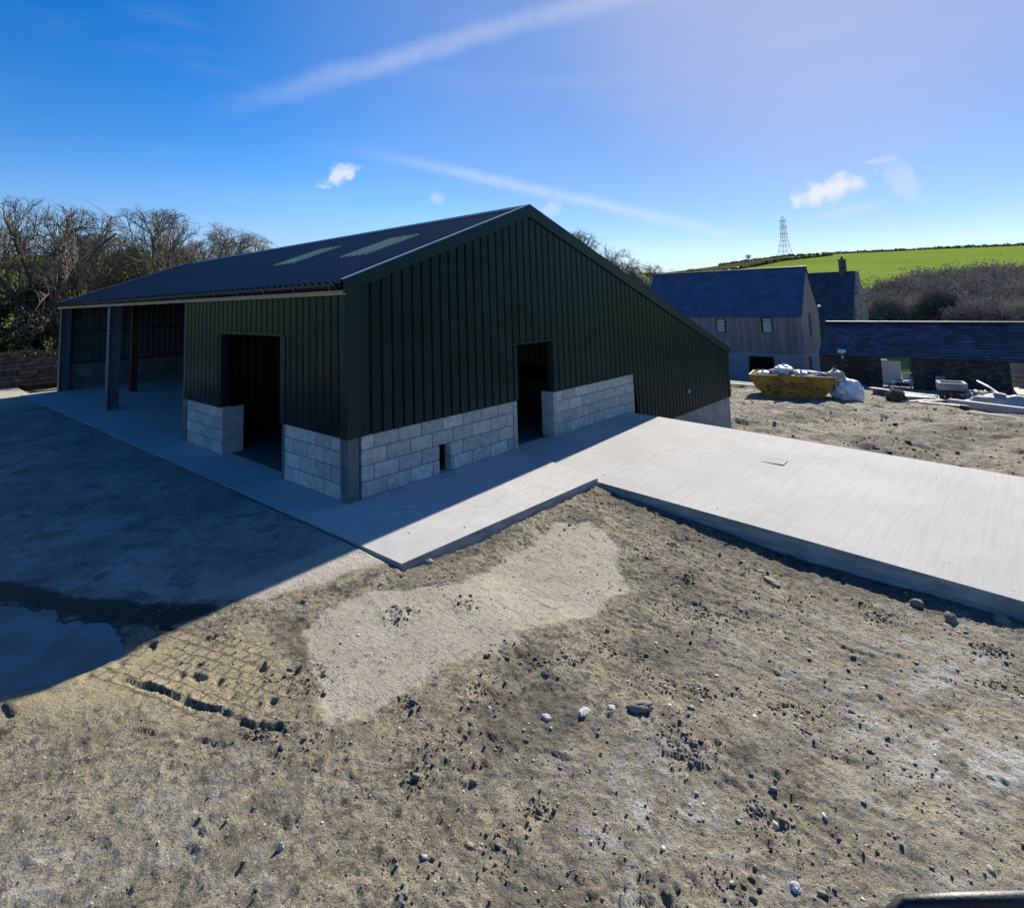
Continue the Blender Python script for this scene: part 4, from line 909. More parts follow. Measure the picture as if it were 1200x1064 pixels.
for i, (lab, off) in enumerate((('pale lath fanned out nearest the grey stone heap', 0), ('pale lath fanned out second from the grey stone heap', 1), ('pale lath fanned out third from the grey stone heap', 2), ('pale lath fanned out farthest from the grey stone heap', 3))):
    x0, y0 = 27.6+.25*off, -2.55-.28*off
    plank(lab, (x0, y0, G(x0, y0)+.05), (x0+1.4, y0-.75, G(x0+1.4, y0-.75)+.12), .11, .035, 'woodgrey', 'lath', 'laths fanned out before the barn', 'lath')
o = lumpy('stone_heap', M['stone'], None, (0, 0, 0), (.35, .4, .33), 41, 3, .5, 3); o.location = (28.2, -2.25, G(28.2, -2.25)+.18); tag(o, 'dark blue grey stone lump beside the fanned laths', 'stone')
t = thing('brick_pallet', 'low dark pallet of bricks under a grey square trough', 'pallet', (31.0, -4.25, G(31, -4.25)), .1)
mb = MB()
for i in range(3):
    for j in range(6):
        for k in range(4): mb.box((-.42+k*.27, -.62+j*.235, .19+i*.13), (.25, .215, .115), tint=r2.uniform(.6, 1.3))
kid(mb.build('brick_stack', M['stone']), t)
mb = MB()
for j in range(5): mb.box2((-.55, -.75+j*.33, .09), (.55, -.62+j*.33, .115))
for x_ in (-.5, 0, .5): mb.box2((x_-.05, -.75, 0), (x_+.05, .75, .09))
kid(mb.build('pallet_base', M['woodgrey']), t)
t = thing('stone_trough', 'square grey hollow trough set on top of the brick pallet', 'trough', (31.0, -4.10, G(31, -4.25)+.575), .2)
mb = MB()
for a, b in (((-.5, -.55), (.5, -.42)), ((-.5, .42), (.5, .55)), ((-.5, -.42), (-.37, .42)), ((.37, -.42), (.5, .42))): mb.box2((*a, 0), (*b, .34))
kid(mb.build('rim', M['retain']), t)
mb = MB(); mb.box2((-.37, -.42, .0), (.37, .42, .08)); kid(mb.build('trough_floor', M['stone']), t)
o = lumpy('rubble_mound', M['rubbish'], None, (0, 0, 0), (.6, .8, .42), 43, 4, .5, 4); o.location = (30.4, -5.35, G(30.4, -5.35)+.12); tag(o, 'dark rubble mound between the trough and the blue pipe', 'rubble', kind='stuff')
mb = MB(); mb.tube([(31.6, -5.05, G(31.6, -5.05)+.95), (30.6, -5.5, G(30.6, -5.5)+.72), (29.8, -5.95, G(29.8, -5.95)+.42), (29.2, -6.3, G(29.2, -6.3)+.05)], .055, 8); tag(mb.build('blue_pipe', M['bluepipe']), 'bent blue water pipe lying over the rubble', 'pipe')
o = lumpy('blue_sheet', M['bluepipe'], None, (0, 0, 0), (.35, .5, .3), 44, 4, .4, 2.5); o.location = (29.0, -6.0, G(29, -6)+.14); tag(o, 'crumpled dark blue plastic sheet below the pipe', 'sheet')
t = thing('tarpaulin_heap', 'heap covered by crumpled grey beige tarpaulin at right edge', 'tarpaulin', (27.6, -6.2, G(27.6, -6.2)), 0)
kid(lumpy('tarp_cover', M['tarp'], None, (0, 0, .1), (.75, 1.35, .62), 45, 4, .30, 1.9, -.1), t)
mb = MB(); mb.box((-.1, .25, .72), (.25, .4, .06), rot=Matrix.Rotation(.15, 3, 'X')); kid(mb.build('weight_board', M['woodgrey']), t)
plank('long grey beam resting on blocks before the tarpaulin', (26.6, -4.35, G(26.6, -4.35)+.26), (24.9, -7.6, G(24.9, -7.6)+.28), .22, .16, 'woodgrey', 'timber_beam', None, 'beam')
for (x_, y_, lab) in ((26.35, -4.85, 'dark timber block under the left end of the long beam'), (25.1, -7.2, 'dark timber block under the right end of the long beam')):
    mb = MB(); mb.box2((-.12, -.15, -.06), (.12, .15, .17)); mb.box2((-.10, -.13, .17), (.10, .13, .185)); o = mb.build('timber_block', M['wooddark']); o.location = (x_, y_, G(x_, y_)); tag(o, lab, 'block', 'blocks under the beam')
plank('thin white plank on the ground below the long beam', (24.9, -5.0, G(24.9, -5)+.05), (23.6, -7.6, G(23.6, -7.6)+.05), .14, .04)
plank('short upright pale post stub by the blue pipe', (28.6, -5.15, G(28.6, -5.15)-.05), (28.7, -5.25, G(28.6, -5.15)+.62), .12, .08, 'woodgrey', 'post_stub', None, 'post')
plank('pale board lying flat left of the tarpaulin', (27.4, -3.2, G(27.4, -3.2)+.08), (27.0, -4.9, G(27, -4.9)+.08), .3, .05, 'timber')
for i, (x_, lab) in enumerate(((30.6, 'pale scaffold board beside the skip, farthest of three'), (29.4, 'pale scaffold board beside the skip, middle of three'), (28.3, 'pale scaffold board beside the skip, nearest of three'))):
    plank(lab, (x_, 4.0-.25*i, G(x_, 4)+.12), (x_+.35, 8.2, G(x_, 8)+.14), .26, .07, 'woodgrey', 'plank', 'boards left of the skip')

# ------------------------------------------------------------------ loose stones
def ico():
    import bmesh
    bm = bmesh.new(); bmesh.ops.create_icosphere(bm, subdivisions=1, radius=1)
    v = np.array([p.co[:] for p in bm.verts]); f = np.array([[q.index for q in p.verts] for p in bm.faces]); bm.free(); return v, f
IV, IF = ico()
def scatter(name, P, sizes, m, tints, flat=.45):
    n = len(P); ang = RNG.uniform(0, 6.28, n); sc = sizes[:, None]*RNG.uniform(.55, 1.35, (n, 3)); sc[:, 2] *= flat
    v = IV[None]*(1+RNG.uniform(-.42, .30, (n, len(IV), 1)))*sc[:, None, :]
    c, s = np.cos(ang)[:, None], np.sin(ang)[:, None]
    v = np.stack([v[..., 0]*c-v[..., 1]*s, v[..., 0]*s+v[..., 1]*c, v[..., 2]], -1)+P[:, None, :]
    F_ = (IF[None]+(np.arange(n)*len(IV))[:, None, None]).reshape(-1, 3)
    return arrmesh(name, v.reshape(-1, 3), F_, m, tint=np.repeat(tints, len(IF)))
def stone_mat(name):
    m, nt, b = newmat(name); a = attr(nt, 'tint'); v = coords(nt); n = noise(nt, v, 60, 4, .6)
    col = mixc(nt, ramp(nt, a, 0, .45), (.085, .072, .056), (.21, .185, .145)); col = mixc(nt, ramp(nt, a, .55, 1), col, (.56, .54, .49))
    col = mixc(nt, mth(nt, 'MULTIPLY', ramp(nt, n, .45, .65), .35), col, (.14, .12, .095)); L(nt, col, b.inputs['Base Color']); b.inputs['Roughness'].default_value = .9; b.inputs['Specular IOR Level'].default_value = .3
    bump(nt, b, n, .3, .004); return m
M['pebble'] = stone_mat('loose_stone')
n = 45000
X = RNG.uniform(-4.6, 3.4, n); Y = RNG.uniform(-7.5, -.8, n)
z, at_ = ground_relief(X, Y)
dens = .10+.75*np.clip(fbm(X*.8, Y*.8, 151, 4)+.1, 0, 1)
dens += .55*np.exp(-((X-3.0)/.35)**2)*(Y < -2.1)+.45*np.exp(-((Y+2.15)/.16)**2)*(X > -.6)
dens += .25*sst(-4.2, -6, Y)
dens *= (1-.93*at_['yard'])*(1-.80*at_['conc'])*(1-.85*at_['clay'])
keep = (RNG.uniform(0, 1, n) < dens) & ~((X > -.70) & (Y > -2.07)) & ~((X > 3.06))
X, Y, z = X[keep], Y[keep], z[keep]; k = len(X)
sz = np.clip(RNG.lognormal(-5.5, .6, k), .002, .026)
tn = np.where(RNG.uniform(0, 1, k) < .30, RNG.uniform(.6, 1, k), RNG.uniform(.25, .6, k))
o = scatter('gravel', np.stack([X, Y, z+sz*.18], -1), sz, M['pebble'], tn); tag(o, 'loose gravel and clods strewn over the bare earth', 'gravel', kind='stuff')
n = 9000
X = RNG.uniform(8.0, 30, n); Y = RNG.uniform(-8.5, 6, n); z, _ = ground_relief(X, Y)
keep = (RNG.uniform(0, 1, n) < .2+1.1*np.clip(fbm(X*.5, Y*.5, 161, 3), 0, 1)) & ~((X < 14.1) & (Y > -.1)); X, Y, z = X[keep], Y[keep], z[keep]
sz = np.clip(RNG.lognormal(-3.7, .5, len(X)), .012, .10)
o = scatter('rubble', np.stack([X, Y, z+sz*.2], -1), sz, M['pebble'], RNG.uniform(0, .75, len(X))); tag(o, 'stony rubble strewn over the lower yard past the ramp', 'rubble', kind='stuff')
n = 2600
X = RNG.uniform(-.66, 7.6, n); Y = -RNG.uniform(.05, 9.5, n); on_slab = (Y > -2.03) & (X < 3.0+.27*Y*0); on_ramp = (X > 3.12) & (X < 7.7) & (Y > -9.5)
edge = np.where(on_slab, np.minimum(X+.66, Y+2.04), np.where(on_ramp, np.minimum(X-3.1, 7.75-X), 9)); pr_ = np.where(on_slab | on_ramp, .9*np.exp(-edge/.12)+.10*np.clip(fbm(X*.7, Y*.7, 171)+.3, 0, 1), 0)
kk = RNG.uniform(0, 1, n) < pr_; X, Y = X[kk], Y[kk]; on_slab = on_slab[kk]; z = np.where(on_slab & (X < 3.05), 0.0, -.003-.036*np.maximum(0, -Y-.3)); sz = np.clip(RNG.lognormal(-5.2, .5, len(X)), .002, .018)
o = scatter('dirt_crumbs', np.stack([X, Y, z+sz*.2], -1), sz, M['pebble'], RNG.uniform(0, .6, len(X))); tag(o, 'small crumbs of dirt dropped on the new concrete', 'dirt', kind='stuff')
def rock(label, x, y, s, seed, tint=.5, name='loose_stone'):
    import bmesh
    o = lumpy(name, M['pebble'], None, (0, 0, 0), s, seed, 3, .26, 1.4); o.location = (x, y, gh(x, y)+s[2]*.2); o.rotation_euler = (0, 0, seed*.7)
    o.data.attributes['tint'].data.foreach_set('value', np.full(len(o.data.polygons), tint, np.float32)); o.data.polygons.foreach_set('use_smooth', np.zeros(len(o.data.polygons), bool)); tag(o, label, 'stone', 'larger loose stones on the earth')
rock('square grey stone by the ramp edge at right, farther of two', 2.62, -6.08, (.05, .06, .05), 51, .42)
rock('square grey stone by the ramp edge at right, nearer of two', 2.50, -6.36, (.05, .075, .06), 52, .45)
rock('flat pale slab of stone midway along the ramp', 2.13, -4.87, (.05, .13, .025), 53, .62)
rock('white flat stone just right of the pale patch, larger of two', -1.03, -4.58, (.05, .035, .02), 54, 1.0)
rock('white flat stone just right of the pale patch, smaller of two', -.86, -4.70, (.03, .028, .016), 55, .95)
rock('white pebble left of the two white flat stones', -1.24, -4.40, (.035, .03, .02), 56, .9)
rock('rounded pale stone touching the ramp side at far right', 2.80, -6.72, (.07, .09, .06), 57, .55)
rock('white round pebble near the lower middle of the earth', -1.35, -6.05, (.028, .026, .02), 59, 1.0)
rock('pale stone at the foot of the slab corner', -.36, -2.13, (.035, .045, .025), 60, .7)
rock('upright pale stone in the earth at lower left', -3.0, -3.95, (.02, .018, .03), 61, .8)
rock('dark stick like clod at left edge of the wet clay', -3.83, -1.62, (.03, .11, .018), 63, .05)
rock('long buff stone right of the white flat stones', -.72, -4.86, (.05, .10, .035), 64, .5)
rock('pale jagged stone at the bottom middle of the earth', -2.55, -5.15, (.06, .05, .05), 65, .8)
# clods of turned mud
n = 4200
cen = np.array([(-1.22, -2.7, .15), (-.67, -3.02, .12), (-1.9, -4.15, .28), (-2.5, -5.35, .35), (-1.9, -5.55, .33), (-.75, -5.35, .25), (-1.45, -4.0, .25), (-2.6, -3.3, .22), (-2.2, -2.9, .2), (.2, -5.9, .4), (.9, -4.6, .5), (-1.0, -6.3, .4), (-3.4, -4.1, .4), (-2.55, -2.0, .3), (1.6, -2.6, .4)])
extra = np.stack([RNG.uniform(-4.3, 2.9, 70), RNG.uniform(-7.0, -2.4, 70), RNG.uniform(.05, .22, 70)], 1)
ex_z, ex_a = ground_relief(extra[:, 0], extra[:, 1]); cen = np.concatenate([cen, extra[(ex_a['conc'] < .4) & (ex_a['yard'] < .3)]])
ci = RNG.integers(0, len(cen), n); X = cen[ci, 0]+RNG.normal(0, 1, n)*cen[ci, 2]*.6; Y = cen[ci, 1]+RNG.normal(0, 1, n)*cen[ci, 2]*.6
kk = ~((X > -.72) & (Y > -2.1)); X, Y = X[kk], Y[kk]; z, _ = ground_relief(X, Y); sz = np.clip(RNG.lognormal(-5.0, .5, len(X)), .003, .024)
o = scatter('mud_clods', np.stack([X, Y, z+sz*.3], -1), sz, M['pebble'], RNG.uniform(.0, .32, len(X)), .6); tag(o, 'dark clods of turned mud in clusters on the earth', 'mud clods', kind='stuff')

# ------------------------------------------------------------------ trees and scrub
def bare_tree(name, label, cat, loc, seed, height=8.5, spread=1.0, lean=(0, 0), group=None, twigs=9, trunk_r=.24, nl=5, fork=.28):
    rr = random.Random(seed); tk = MB(); cr = MB()
    def grow(p, d, ln, r, lev):
        nseg = (4, 4, 3, 3, 2)[lev]; pts = [Vector(p)]; dd = Vector(d)
        for i in range(nseg):
            dd = (dd+Vector((rr.gauss(0, .10), rr.gauss(0, .10), rr.gauss(.02, .08)))).normalized(); pts.append(pts[-1]+dd*ln/nseg)
        tip = r*(.55 if lev < 4 else .35); rad = [r+(tip-r)*i/nseg for i in range(nseg+1)]
        (tk if lev < 2 else cr).tube(pts, rad, (9, 6, 4, 3, 3)[lev], cap=False)
        if lev == 4: return
        nch = (nl, 8, 8, twigs)[lev]; L_ = (.46, .58, .62, .62)[lev]
        for k in range(nch):
            t = (.55+.45*k/(nch-1)) if lev == 0 else rr.uniform(.22, 1.0)
            if k == nch-1: t = 1.0
            i = min(int(t*nseg), nseg-1); q = pts[i].lerp(pts[i+1], t*nseg-i); ax = (pts[i+1]-pts[i]).normalized()
            a = rr.uniform(0, 6.283); perp = ax.cross(Vector((math.cos(a), math.sin(a), .3))).normalized()
            ang = R(rr.uniform(28, 62))*(1 if lev else spread); nd = (ax*math.cos(ang)+perp*math.sin(ang)); nd.z += .10; nd.normalize()
            ln2 = (height*.40 if lev == 0 else ln*L_)*rr.uniform(.75, 1.2)*(1-.25*(t if lev else 0))
            grow(q, nd, ln2, max(.0090, r*(.44 if lev == 0 else .50)*(1.0-.25*t)), lev+1)
    grow((0, 0, -.2), Vector((lean[0], lean[1], 1)).normalized(), height*fork, trunk_r, 0)
    zz = np.array([p[2] for p in cr.v]); rr_ = np.array([math.hypot(p[0], p[1]) for p in cr.v]); zq, rq = np.quantile(zz, .90), np.quantile(rr_, .92)
    def squash(p):
        x, y, z = p; q = math.hypot(x, y)
        if q > rq: qn = rq+rq*.28*math.tanh((q-rq)/(rq*.8)); k = qn/q; x, y = x*k, y*k; q = qn
        cap = zq*(1-.28*(q/rq)**2)
        if z > cap: z = cap+zq*.10*math.tanh((z-cap)/(zq*.35))
        return (x, y, z*height*.78/zq)
    tk.v = [squash(p) for p in tk.v]; cr.v = [squash(p) for p in cr.v]
    root = thing(name, label, cat, loc, 0, group)
    kid(tk.build('trunk', M['bark'], smooth=True), root); kid(cr.build('crown', M['twig']), root); return root
GT = 'bare trees behind the shed and stone bank'
tA = bare_tree('bare_tree', 'broad bare tree with thick forked trunk above the stone bank', 'tree', (.2, 24.5, .2), 1, 9.6, 1.05, (.05, 0), GT, trunk_r=.26, nl=8)
tB = bare_tree('bare_tree', 'wide domed bare tree rising over the far end of the shed roof', 'tree', (6.0, 27.5, .2), 23, 10.0, 1.15, (.05, 0), GT, twigs=9, trunk_r=.26, nl=9)
tC = bare_tree('bare_tree', 'thin bare tree at the extreme left of the picture', 'tree', (-2.2, 25.5, .2), 3, 9.4, 1.0, (-.03, 0), GT, trunk_r=.20, nl=6)
dup(tB, (2.8, 29.5, .2), 1.9, 'bare tree in the dip between the two broad left crowns', .82)
dup(tA, (10.3, 30.5, .2), 2.4, 'bare tree at right end of the row over the roof slope', .92)
dup(tC, (-.9, 30.5, .2), .8, 'slim bare tree standing behind the forked trunk tree', 1.08)
dup(tB, (-4.8, 30.0, .2), 4.0, 'bare tree beyond the thin leftmost one', .82)
dup(tA, (3.6, 33.0, .2), 5.1, 'farthest bare tree seen through the gap left of the roof', .95)
dup(tC, (7.8, 25.5, .2), 3.0, 'narrow bare tree in front of the wide domed one', .98)
GM = 'bare trees beyond the right roof slope'
def hpos(az, r): 
    a = math.radians(az); x, y = CX+r*math.sin(a), CY+r*math.cos(a); return (x, y, float(base_h(x, y)) if r < R0 else hp(az, r)[2])
dup(tB, hpos(54.8, 62), .6, 'bare tree just behind the green gable slope, tallest of four', 1.75, GM)
dup(tC, hpos(57.6, 62), 1.5, 'bare tree behind the green gable slope, second from left of four', 1.5, GM)
dup(tA, hpos(59.6, 63), 2.9, 'bare tree behind the green gable slope, third from left of four', 1.52, GM)
dup(tB, hpos(61.9, 64), 3.7, 'bare tree at the left end of the blue house roof', 1.36, GM)
GS = 'small trees on the skyline'
for i, (az, sc_, lab) in enumerate(((65.3, .55, 'small skyline tree just over the blue roof, first from left'), (66.4, .62, 'small skyline tree over the blue roof, second from left'), (67.1, .5, 'small skyline tree over the blue roof, third from left'), (71.3, .45, 'lone tiny tree on the skyline left of the pylon'))):
    dup(tA, hp(az, 210 if i < 3 else 292), i*1.3, lab, sc_*(.8 if i < 3 else 1), GS)
# leaves
def leaf_cloud(name, blobs, n, size, m, parent=None, seed=1, thin=.55, droop=0.0, tr=(0, 1)):
    g = np.random.default_rng(seed); w = np.array([b[3]*b[4]*b[5] for b in blobs])**.67; w /= w.sum(); bi = g.choice(len(blobs), n, p=w); B = np.array(blobs, float)[bi]
    d = g.normal(size=(n, 3)); d /= np.linalg.norm(d, axis=1)[:, None]; rad = g.uniform(.25, 1, n)**.45*(1+.22*(vnoise(d[:, 0]*3+bi*7, d[:, 1]*3+d[:, 2]*3, seed)-.5)*2)
    c = B[:, :3]+d*B[:, 3:6]*rad[:, None]
    u = g.normal(size=(n, 3)); u /= np.linalg.norm(u, axis=1)[:, None]; q = np.cross(u, g.normal(size=(n, 3))); q /= np.linalg.norm(q, axis=1)[:, None]
    s = size*g.uniform(.5, 1.4, n)[:, None]; u *= s; q *= s*thin
    V_ = np.stack([c-u, c+q*.8, c+u, c-q], 1).reshape(-1, 3); F_ = np.arange(n*4).reshape(-1, 4)
    t_ = np.clip(g.uniform(tr[0], tr[1], n)+.25*(vnoise(c[:, 0]*1.2, c[:, 1]*1.2+c[:, 2], seed+3)-.5), 0, 1)
    return arrmesh(name, V_, F_, m, parent, tint=t_)
def bush(name, label, cat, loc, blobs, n, size, m, seed, group=None, **k):
    t = thing(name, label, cat, loc, 0, group)
    kid(leaf_cloud('foliage', blobs, n, size, m, None, seed, **k), t)
    mb = MB(); r_ = random.Random(seed)
    for i in range(7):
        b = r_.choice(blobs); mb.tube([(r_.uniform(-.3, .3), r_.uniform(-.3, .3), -.2), (b[0]*.5, b[1]*.5, b[2]*.5), (b[0]+r_.uniform(-.3, .3), b[1], b[2]+b[5]*.6)], [.06, .04, .015], 5, cap=False)
    kid(mb.build('stems', M['bark']), t); return t
rb = random.Random(77)
def blobs(n, w, d, h, r): return [(rb.uniform(-w, w), rb.uniform(-d, d), rb.uniform(.25, h), r*rb.uniform(.7, 1.3), r*rb.uniform(.7, 1.3), r*rb.uniform(.6, 1.1)) for _ in range(n)]
GB = 'ivy and bramble bushes behind the stone bank'
for i, (x_, y_, h_, lab, m_) in enumerate(((-3.6, 23.4, 2.2, 'dark ivy bush at the far left over the stone bank', 'ivy'), (-1.6, 23.6, 3.0, 'tall ivy bush left of the thick forked trunk', 'ivy'), (.9, 23.8, 2.6, 'dry bramble bush between the trunk and the shed corner', 'deadleaf'), (2.4, 24.4, 3.1, 'green ivy bush hugging the shed end wall', 'ivy'), (4.8, 25.4, 3.6, 'ivy bush showing over the low end of the roof', 'ivy'), (7.2, 26.6, 4.4, 'ivy bush higher up behind the shed roof', 'ivy'), (-.4, 26.5, 3.6, 'ivy thicket directly behind the forked trunk', 'ivy'), (-4.6, 27.0, 3.8, 'tall thicket at the back of the left corner', 'ivy'))):
    bush('ivy_bush' if m_ == 'ivy' else 'bramble_bush', lab, 'bush', (x_, y_, .2), blobs(9, 1.2, .7, h_, .75), 3800, .085, M[m_], 300+i, GB)
bush('green_bush', 'bright yellow green bush glowing through the bare branches by the roof', 'bush', (5.6, 31.5, .6), blobs(8, 1.5, 1.0, 4.2, 1.0), 5200, .10, M['gorse'], 330)
bush('green_bush', 'bright green bush seen low between the left trunks', 'bush', (.4, 31.5, .4), blobs(7, 1.8, .8, 2.8, .9), 4200, .10, M['gorse'], 331)
bush('green_bush', 'bright green bush beyond the thin leftmost tree', 'bush', (-3.2, 32.0, .4), blobs(7, 1.8, .8, 3.2, .9), 4200, .10, M['gorse'], 332)
# ivy clinging to the forked tree
kid(leaf_cloud('ivy', [(0, 0, .8, .38, .38, 1.0), (.1, 0, 2.2, .45, .45, .9), (.2, .1, 3.4, .6, .6, .7)], 2600, .075, M['ivy'], None, 340), tA)
# stone bank on the left
bank = thing('stone_bank', 'low dark drystone bank under the trees at the left', 'stone wall', (-3, 21.7, 0))
mb = MB(); x = -14
for c in range(7):
    x = -14; h = .15
    while x < 1.6:
        l = rb.uniform(.22, .65); o_ = rb.uniform(-.03, .06); mb.box((x+l/2, 21.55+c*.02+o_, .0+c*h+h/2), (l-.02, .5, h-.018), rot=Matrix.Rotation(rb.uniform(-.04, .04), 3, 'Y'), tint=rb.uniform(.5, 1.5)); x += l
mb.box2((-14, 21.5, -.2), (1.6, 22.1, 1.0), tint=.4)
mb.build('stone_courses', M['stone'], bank)
leaf_cloud('dry_growth', [(-13+i*.7, 21.6+rb.uniform(-.1, .3), 1.08+rb.uniform(-.05, .12), .5, .3, .18) for i in range(22)], 5200, .05, M['deadleaf'], bank, 350)
# scrub wood on the right hillside
def twig_clumps(items, per, seed, size):
    g = np.random.default_rng(seed); items = np.asarray(items, float); n = len(items)*per; it = np.repeat(items, per, 0)
    d = g.normal(size=(n, 3)); d[:, 2] = np.abs(d[:, 2])*.9-.25; d /= np.linalg.norm(d, axis=1)[:, None]
    rad = g.uniform(.15, 1, n)**.4*(1+.5*(vnoise(d[:, 0]*4+it[:, 0], d[:, 1]*4+d[:, 2]*4, seed)-.5))
    c = it[:, :3]+np.stack([d[:, 0]*it[:, 3], d[:, 1]*it[:, 3], d[:, 2]*it[:, 4]+it[:, 4]*.45], -1)*rad[:, None]
    u = d+g.normal(size=(n, 3))*.7+np.array([0, 0, .5]); u /= np.linalg.norm(u, axis=1)[:, None]; q = np.cross(u, g.normal(size=(n, 3))); q /= np.linalg.norm(q, axis=1)[:, None]
    s = (size*g.uniform(.5, 1.5, n))[:, None]*it[:, 3:4]*.34
    V_ = np.stack([c-u*s, c+q*s*.30, c+u*s, c-q*s*.30], 1).reshape(-1, 3)
    return V_, np.arange(n*4).reshape(-1, 4), np.clip(it[:, 5]+g.normal(0, .16, n), 0, 1)
items = []
WT = [(76, 150), (79.6, 160), (81, 172), (82.9, 176), (84.0, 196), (87.7, 204), (90.1, 208), (96, 212)]
for k_ in range(2200):
    az = rb.uniform(77.5, 96); r_ = 86+130*rb.random()**1.3; el_ = np.interp(az, [79.2, 79.65, 82.9, 84.0, 87.7, 90.1, 96], [.6, 1.10, 1.42, 1.82, 1.95, 1.98, 2.0])+.12*math.sin(az*9)
    if (hp(az, r_)[2]+3.3-CZ)/r_ > math.tan(R(el_)): continue
    if 79.4 < az < 80.9 and 100 < r_ < 150: continue
    s_ = rb.uniform(1.3, 2.5); items.append((*hp(az, r_, -.4), s_*1.15, s_*rb.uniform(.8, 1.25), .9 if rb.random() < .13 else rb.uniform(.05, .6)))
V_, F_, t_ = twig_clumps(items, 300, 5, .24)
o = arrmesh('scrub_wood', V_, F_, M['scrub'], tint=t_); tag(o, 'bare brown grey scrub wood covering the hillside below the field', 'wood', kind='stuff')
GW = 'bare scrub trees just beyond the barn roof'
labs = ['bare scrub tree over the barn roof, next to the stone cottage gable', 'bare scrub tree over the barn roof, second from the cottage', 'greenish scrub tree over the barn roof, third from the cottage', 'dark scrub tree over the middle of the barn roof', 'pale brown scrub tree right of the middle of barn roof', 'bare scrub tree over the barn roof, second from right edge', 'greenish scrub tree at the right edge over the barn roof']
for i, lab in enumerate(labs):
    az = 80.2+i*1.55; r_ = 82+rb.uniform(-3, 4); p = hpos(az, r_); hgt = rb.uniform(4.6, 6.4)
    t = thing('scrub_tree', lab, 'tree', p, 0, GW)
    V_, F_, t_ = twig_clumps([(rb.uniform(-.9, .9), rb.uniform(-.9, .9), hgt*rb.uniform(.15, .5), rb.uniform(1.2, 1.7), hgt*.34, .85 if i in (2, 6) else (.08 if i == 3 else .35)) for _ in range(9)], 1300, 400+i, .24)
    kid(arrmesh('crown', V_, F_, M['scrub'], tint=t_), t)
    mb = MB()
    for q in range(5): mb.tube([(0, 0, -.3), (rb.uniform(-.5, .5), rb.uniform(-.5, .5), hgt*.35), (rb.uniform(-1.3, 1.3), rb.uniform(-1.3, 1.3), hgt*.75)], [.14, .09, .03], 5, cap=False)
    kid(mb.build('trunk', M['bark']), t)
th = []
for k_ in range(70):
    a_ = R(rb.uniform(-4, 24)); r_ = rb.uniform(37.5, 47); s_ = rb.uniform(.9, 1.7); x_, y_ = CX+r_*math.sin(a_), CY+r_*math.cos(a_); th.append((x_, y_, .1+rb.uniform(0, 2.2), s_, s_*1.2, .95 if rb.random() < .3 else rb.uniform(.0, .5)))
V_, F_, t_ = twig_clumps(th, 330, 9, .2)
o = arrmesh('thicket', V_, F_, M['scrub'], tint=t_); tag(o, 'brown and olive thicket of bare bushes behind the left trees', 'thicket', kind='stuff')
# hedges along the skyline and between the fields
def hedge(name, label, pts, n, seed, h):
    bl = []
    for (a0, r0), (a1, r1) in zip(pts[:-1], pts[1:]):
        m_ = max(2, int(abs(a1-a0)*4))
        for k in range(m_):
            t = k/m_; az = a0+(a1-a0)*t; r_ = r0+(r1-r0)*t; p = hp(az, r_); s_ = h*rb.uniform(.6, 1.15); bl.append((*p, 1.3, 1.3, s_))
    o = leaf_cloud(name, bl, n, .36, M['ivy'], None, seed, tr=(0, .65)); tag(o, label, 'hedge', kind='stuff'); return o
hedge('skyline_hedge', 'dark hedge running along the skyline of the green hill', [(69, 297), (74, 299), (80, 299), (86, 299), (97, 299)], 15000, 501, 1.0)
hedge('field_hedge', 'dark hedge dividing the far fields left of the pylon', [(63, 150), (66, 190), (69.5, 236), (74, 262), (78, 285)], 9000, 502, 1.2)
hedge('valley_hedge', 'dark hedge line on the hill seen through the left trees', [(-6, 170), (6, 175), (16, 178), (28, 180), (40, 170)], 9000, 503, 2.0)
# lattice mast on the hill
px_, py_, pz_ = hp(74.36, 296)
py = thing('lattice_pylon', 'slender grey lattice pylon standing on the hill skyline', 'pylon', (px_, py_, pz_-.6), R(-15))
H_ = 19.2
def wdt(z): return np.interp(z, [0, 8.5, 19], [2.5, 1.1, .6])/1.0
mb = MB()
for sx in (-1, 1):
    for sy in (-1, 1): mb.tube([(sx*wdt(z), sy*wdt(z), z) for z in (0, 8.5, 17.5)]+[(sx*.25, sy*.25, H_)], .075, 4)
kid(mb.build('legs', M['pylon']), py)
mb = MB(); zs_ = [0, 3.2, 5.8, 8.0, 9.8, 11.5, 13.2, 15, 17]
for z0, z1 in zip(zs_[:-1], zs_[1:]):
    w0, w1 = wdt(z0), wdt(z1)
    for (a, b) in (((-1, -1), (1, -1)), ((1, -1), (1, 1)), ((1, 1), (-1, 1)), ((-1, 1), (-1, -1))):
        mb.tube([(a[0]*w0, a[1]*w0, z0), (b[0]*w1, b[1]*w1, z1)], .03, 3, cap=False); mb.tube([(b[0]*w0, b[1]*w0, z0), (a[0]*w1, a[1]*w1, z1)], .03, 3, cap=False); mb.tube([(a[0]*w1, a[1]*w1, z1), (b[0]*w1, b[1]*w1, z1)], .06, 3, cap=False)
kid(mb.build('bracing', M['pylon']), py)
for z in (11.0, 14.0, 17.2):
    mb = MB(); mb.tube([(0, -1.9, z), (0, 1.9, z)], .09, 4); mb.tube([(0, -1.9, z), (0, 0, z+.7), (0, 1.9, z)], .06, 3); kid(mb.build('cross_arm', M['pylon']), py)

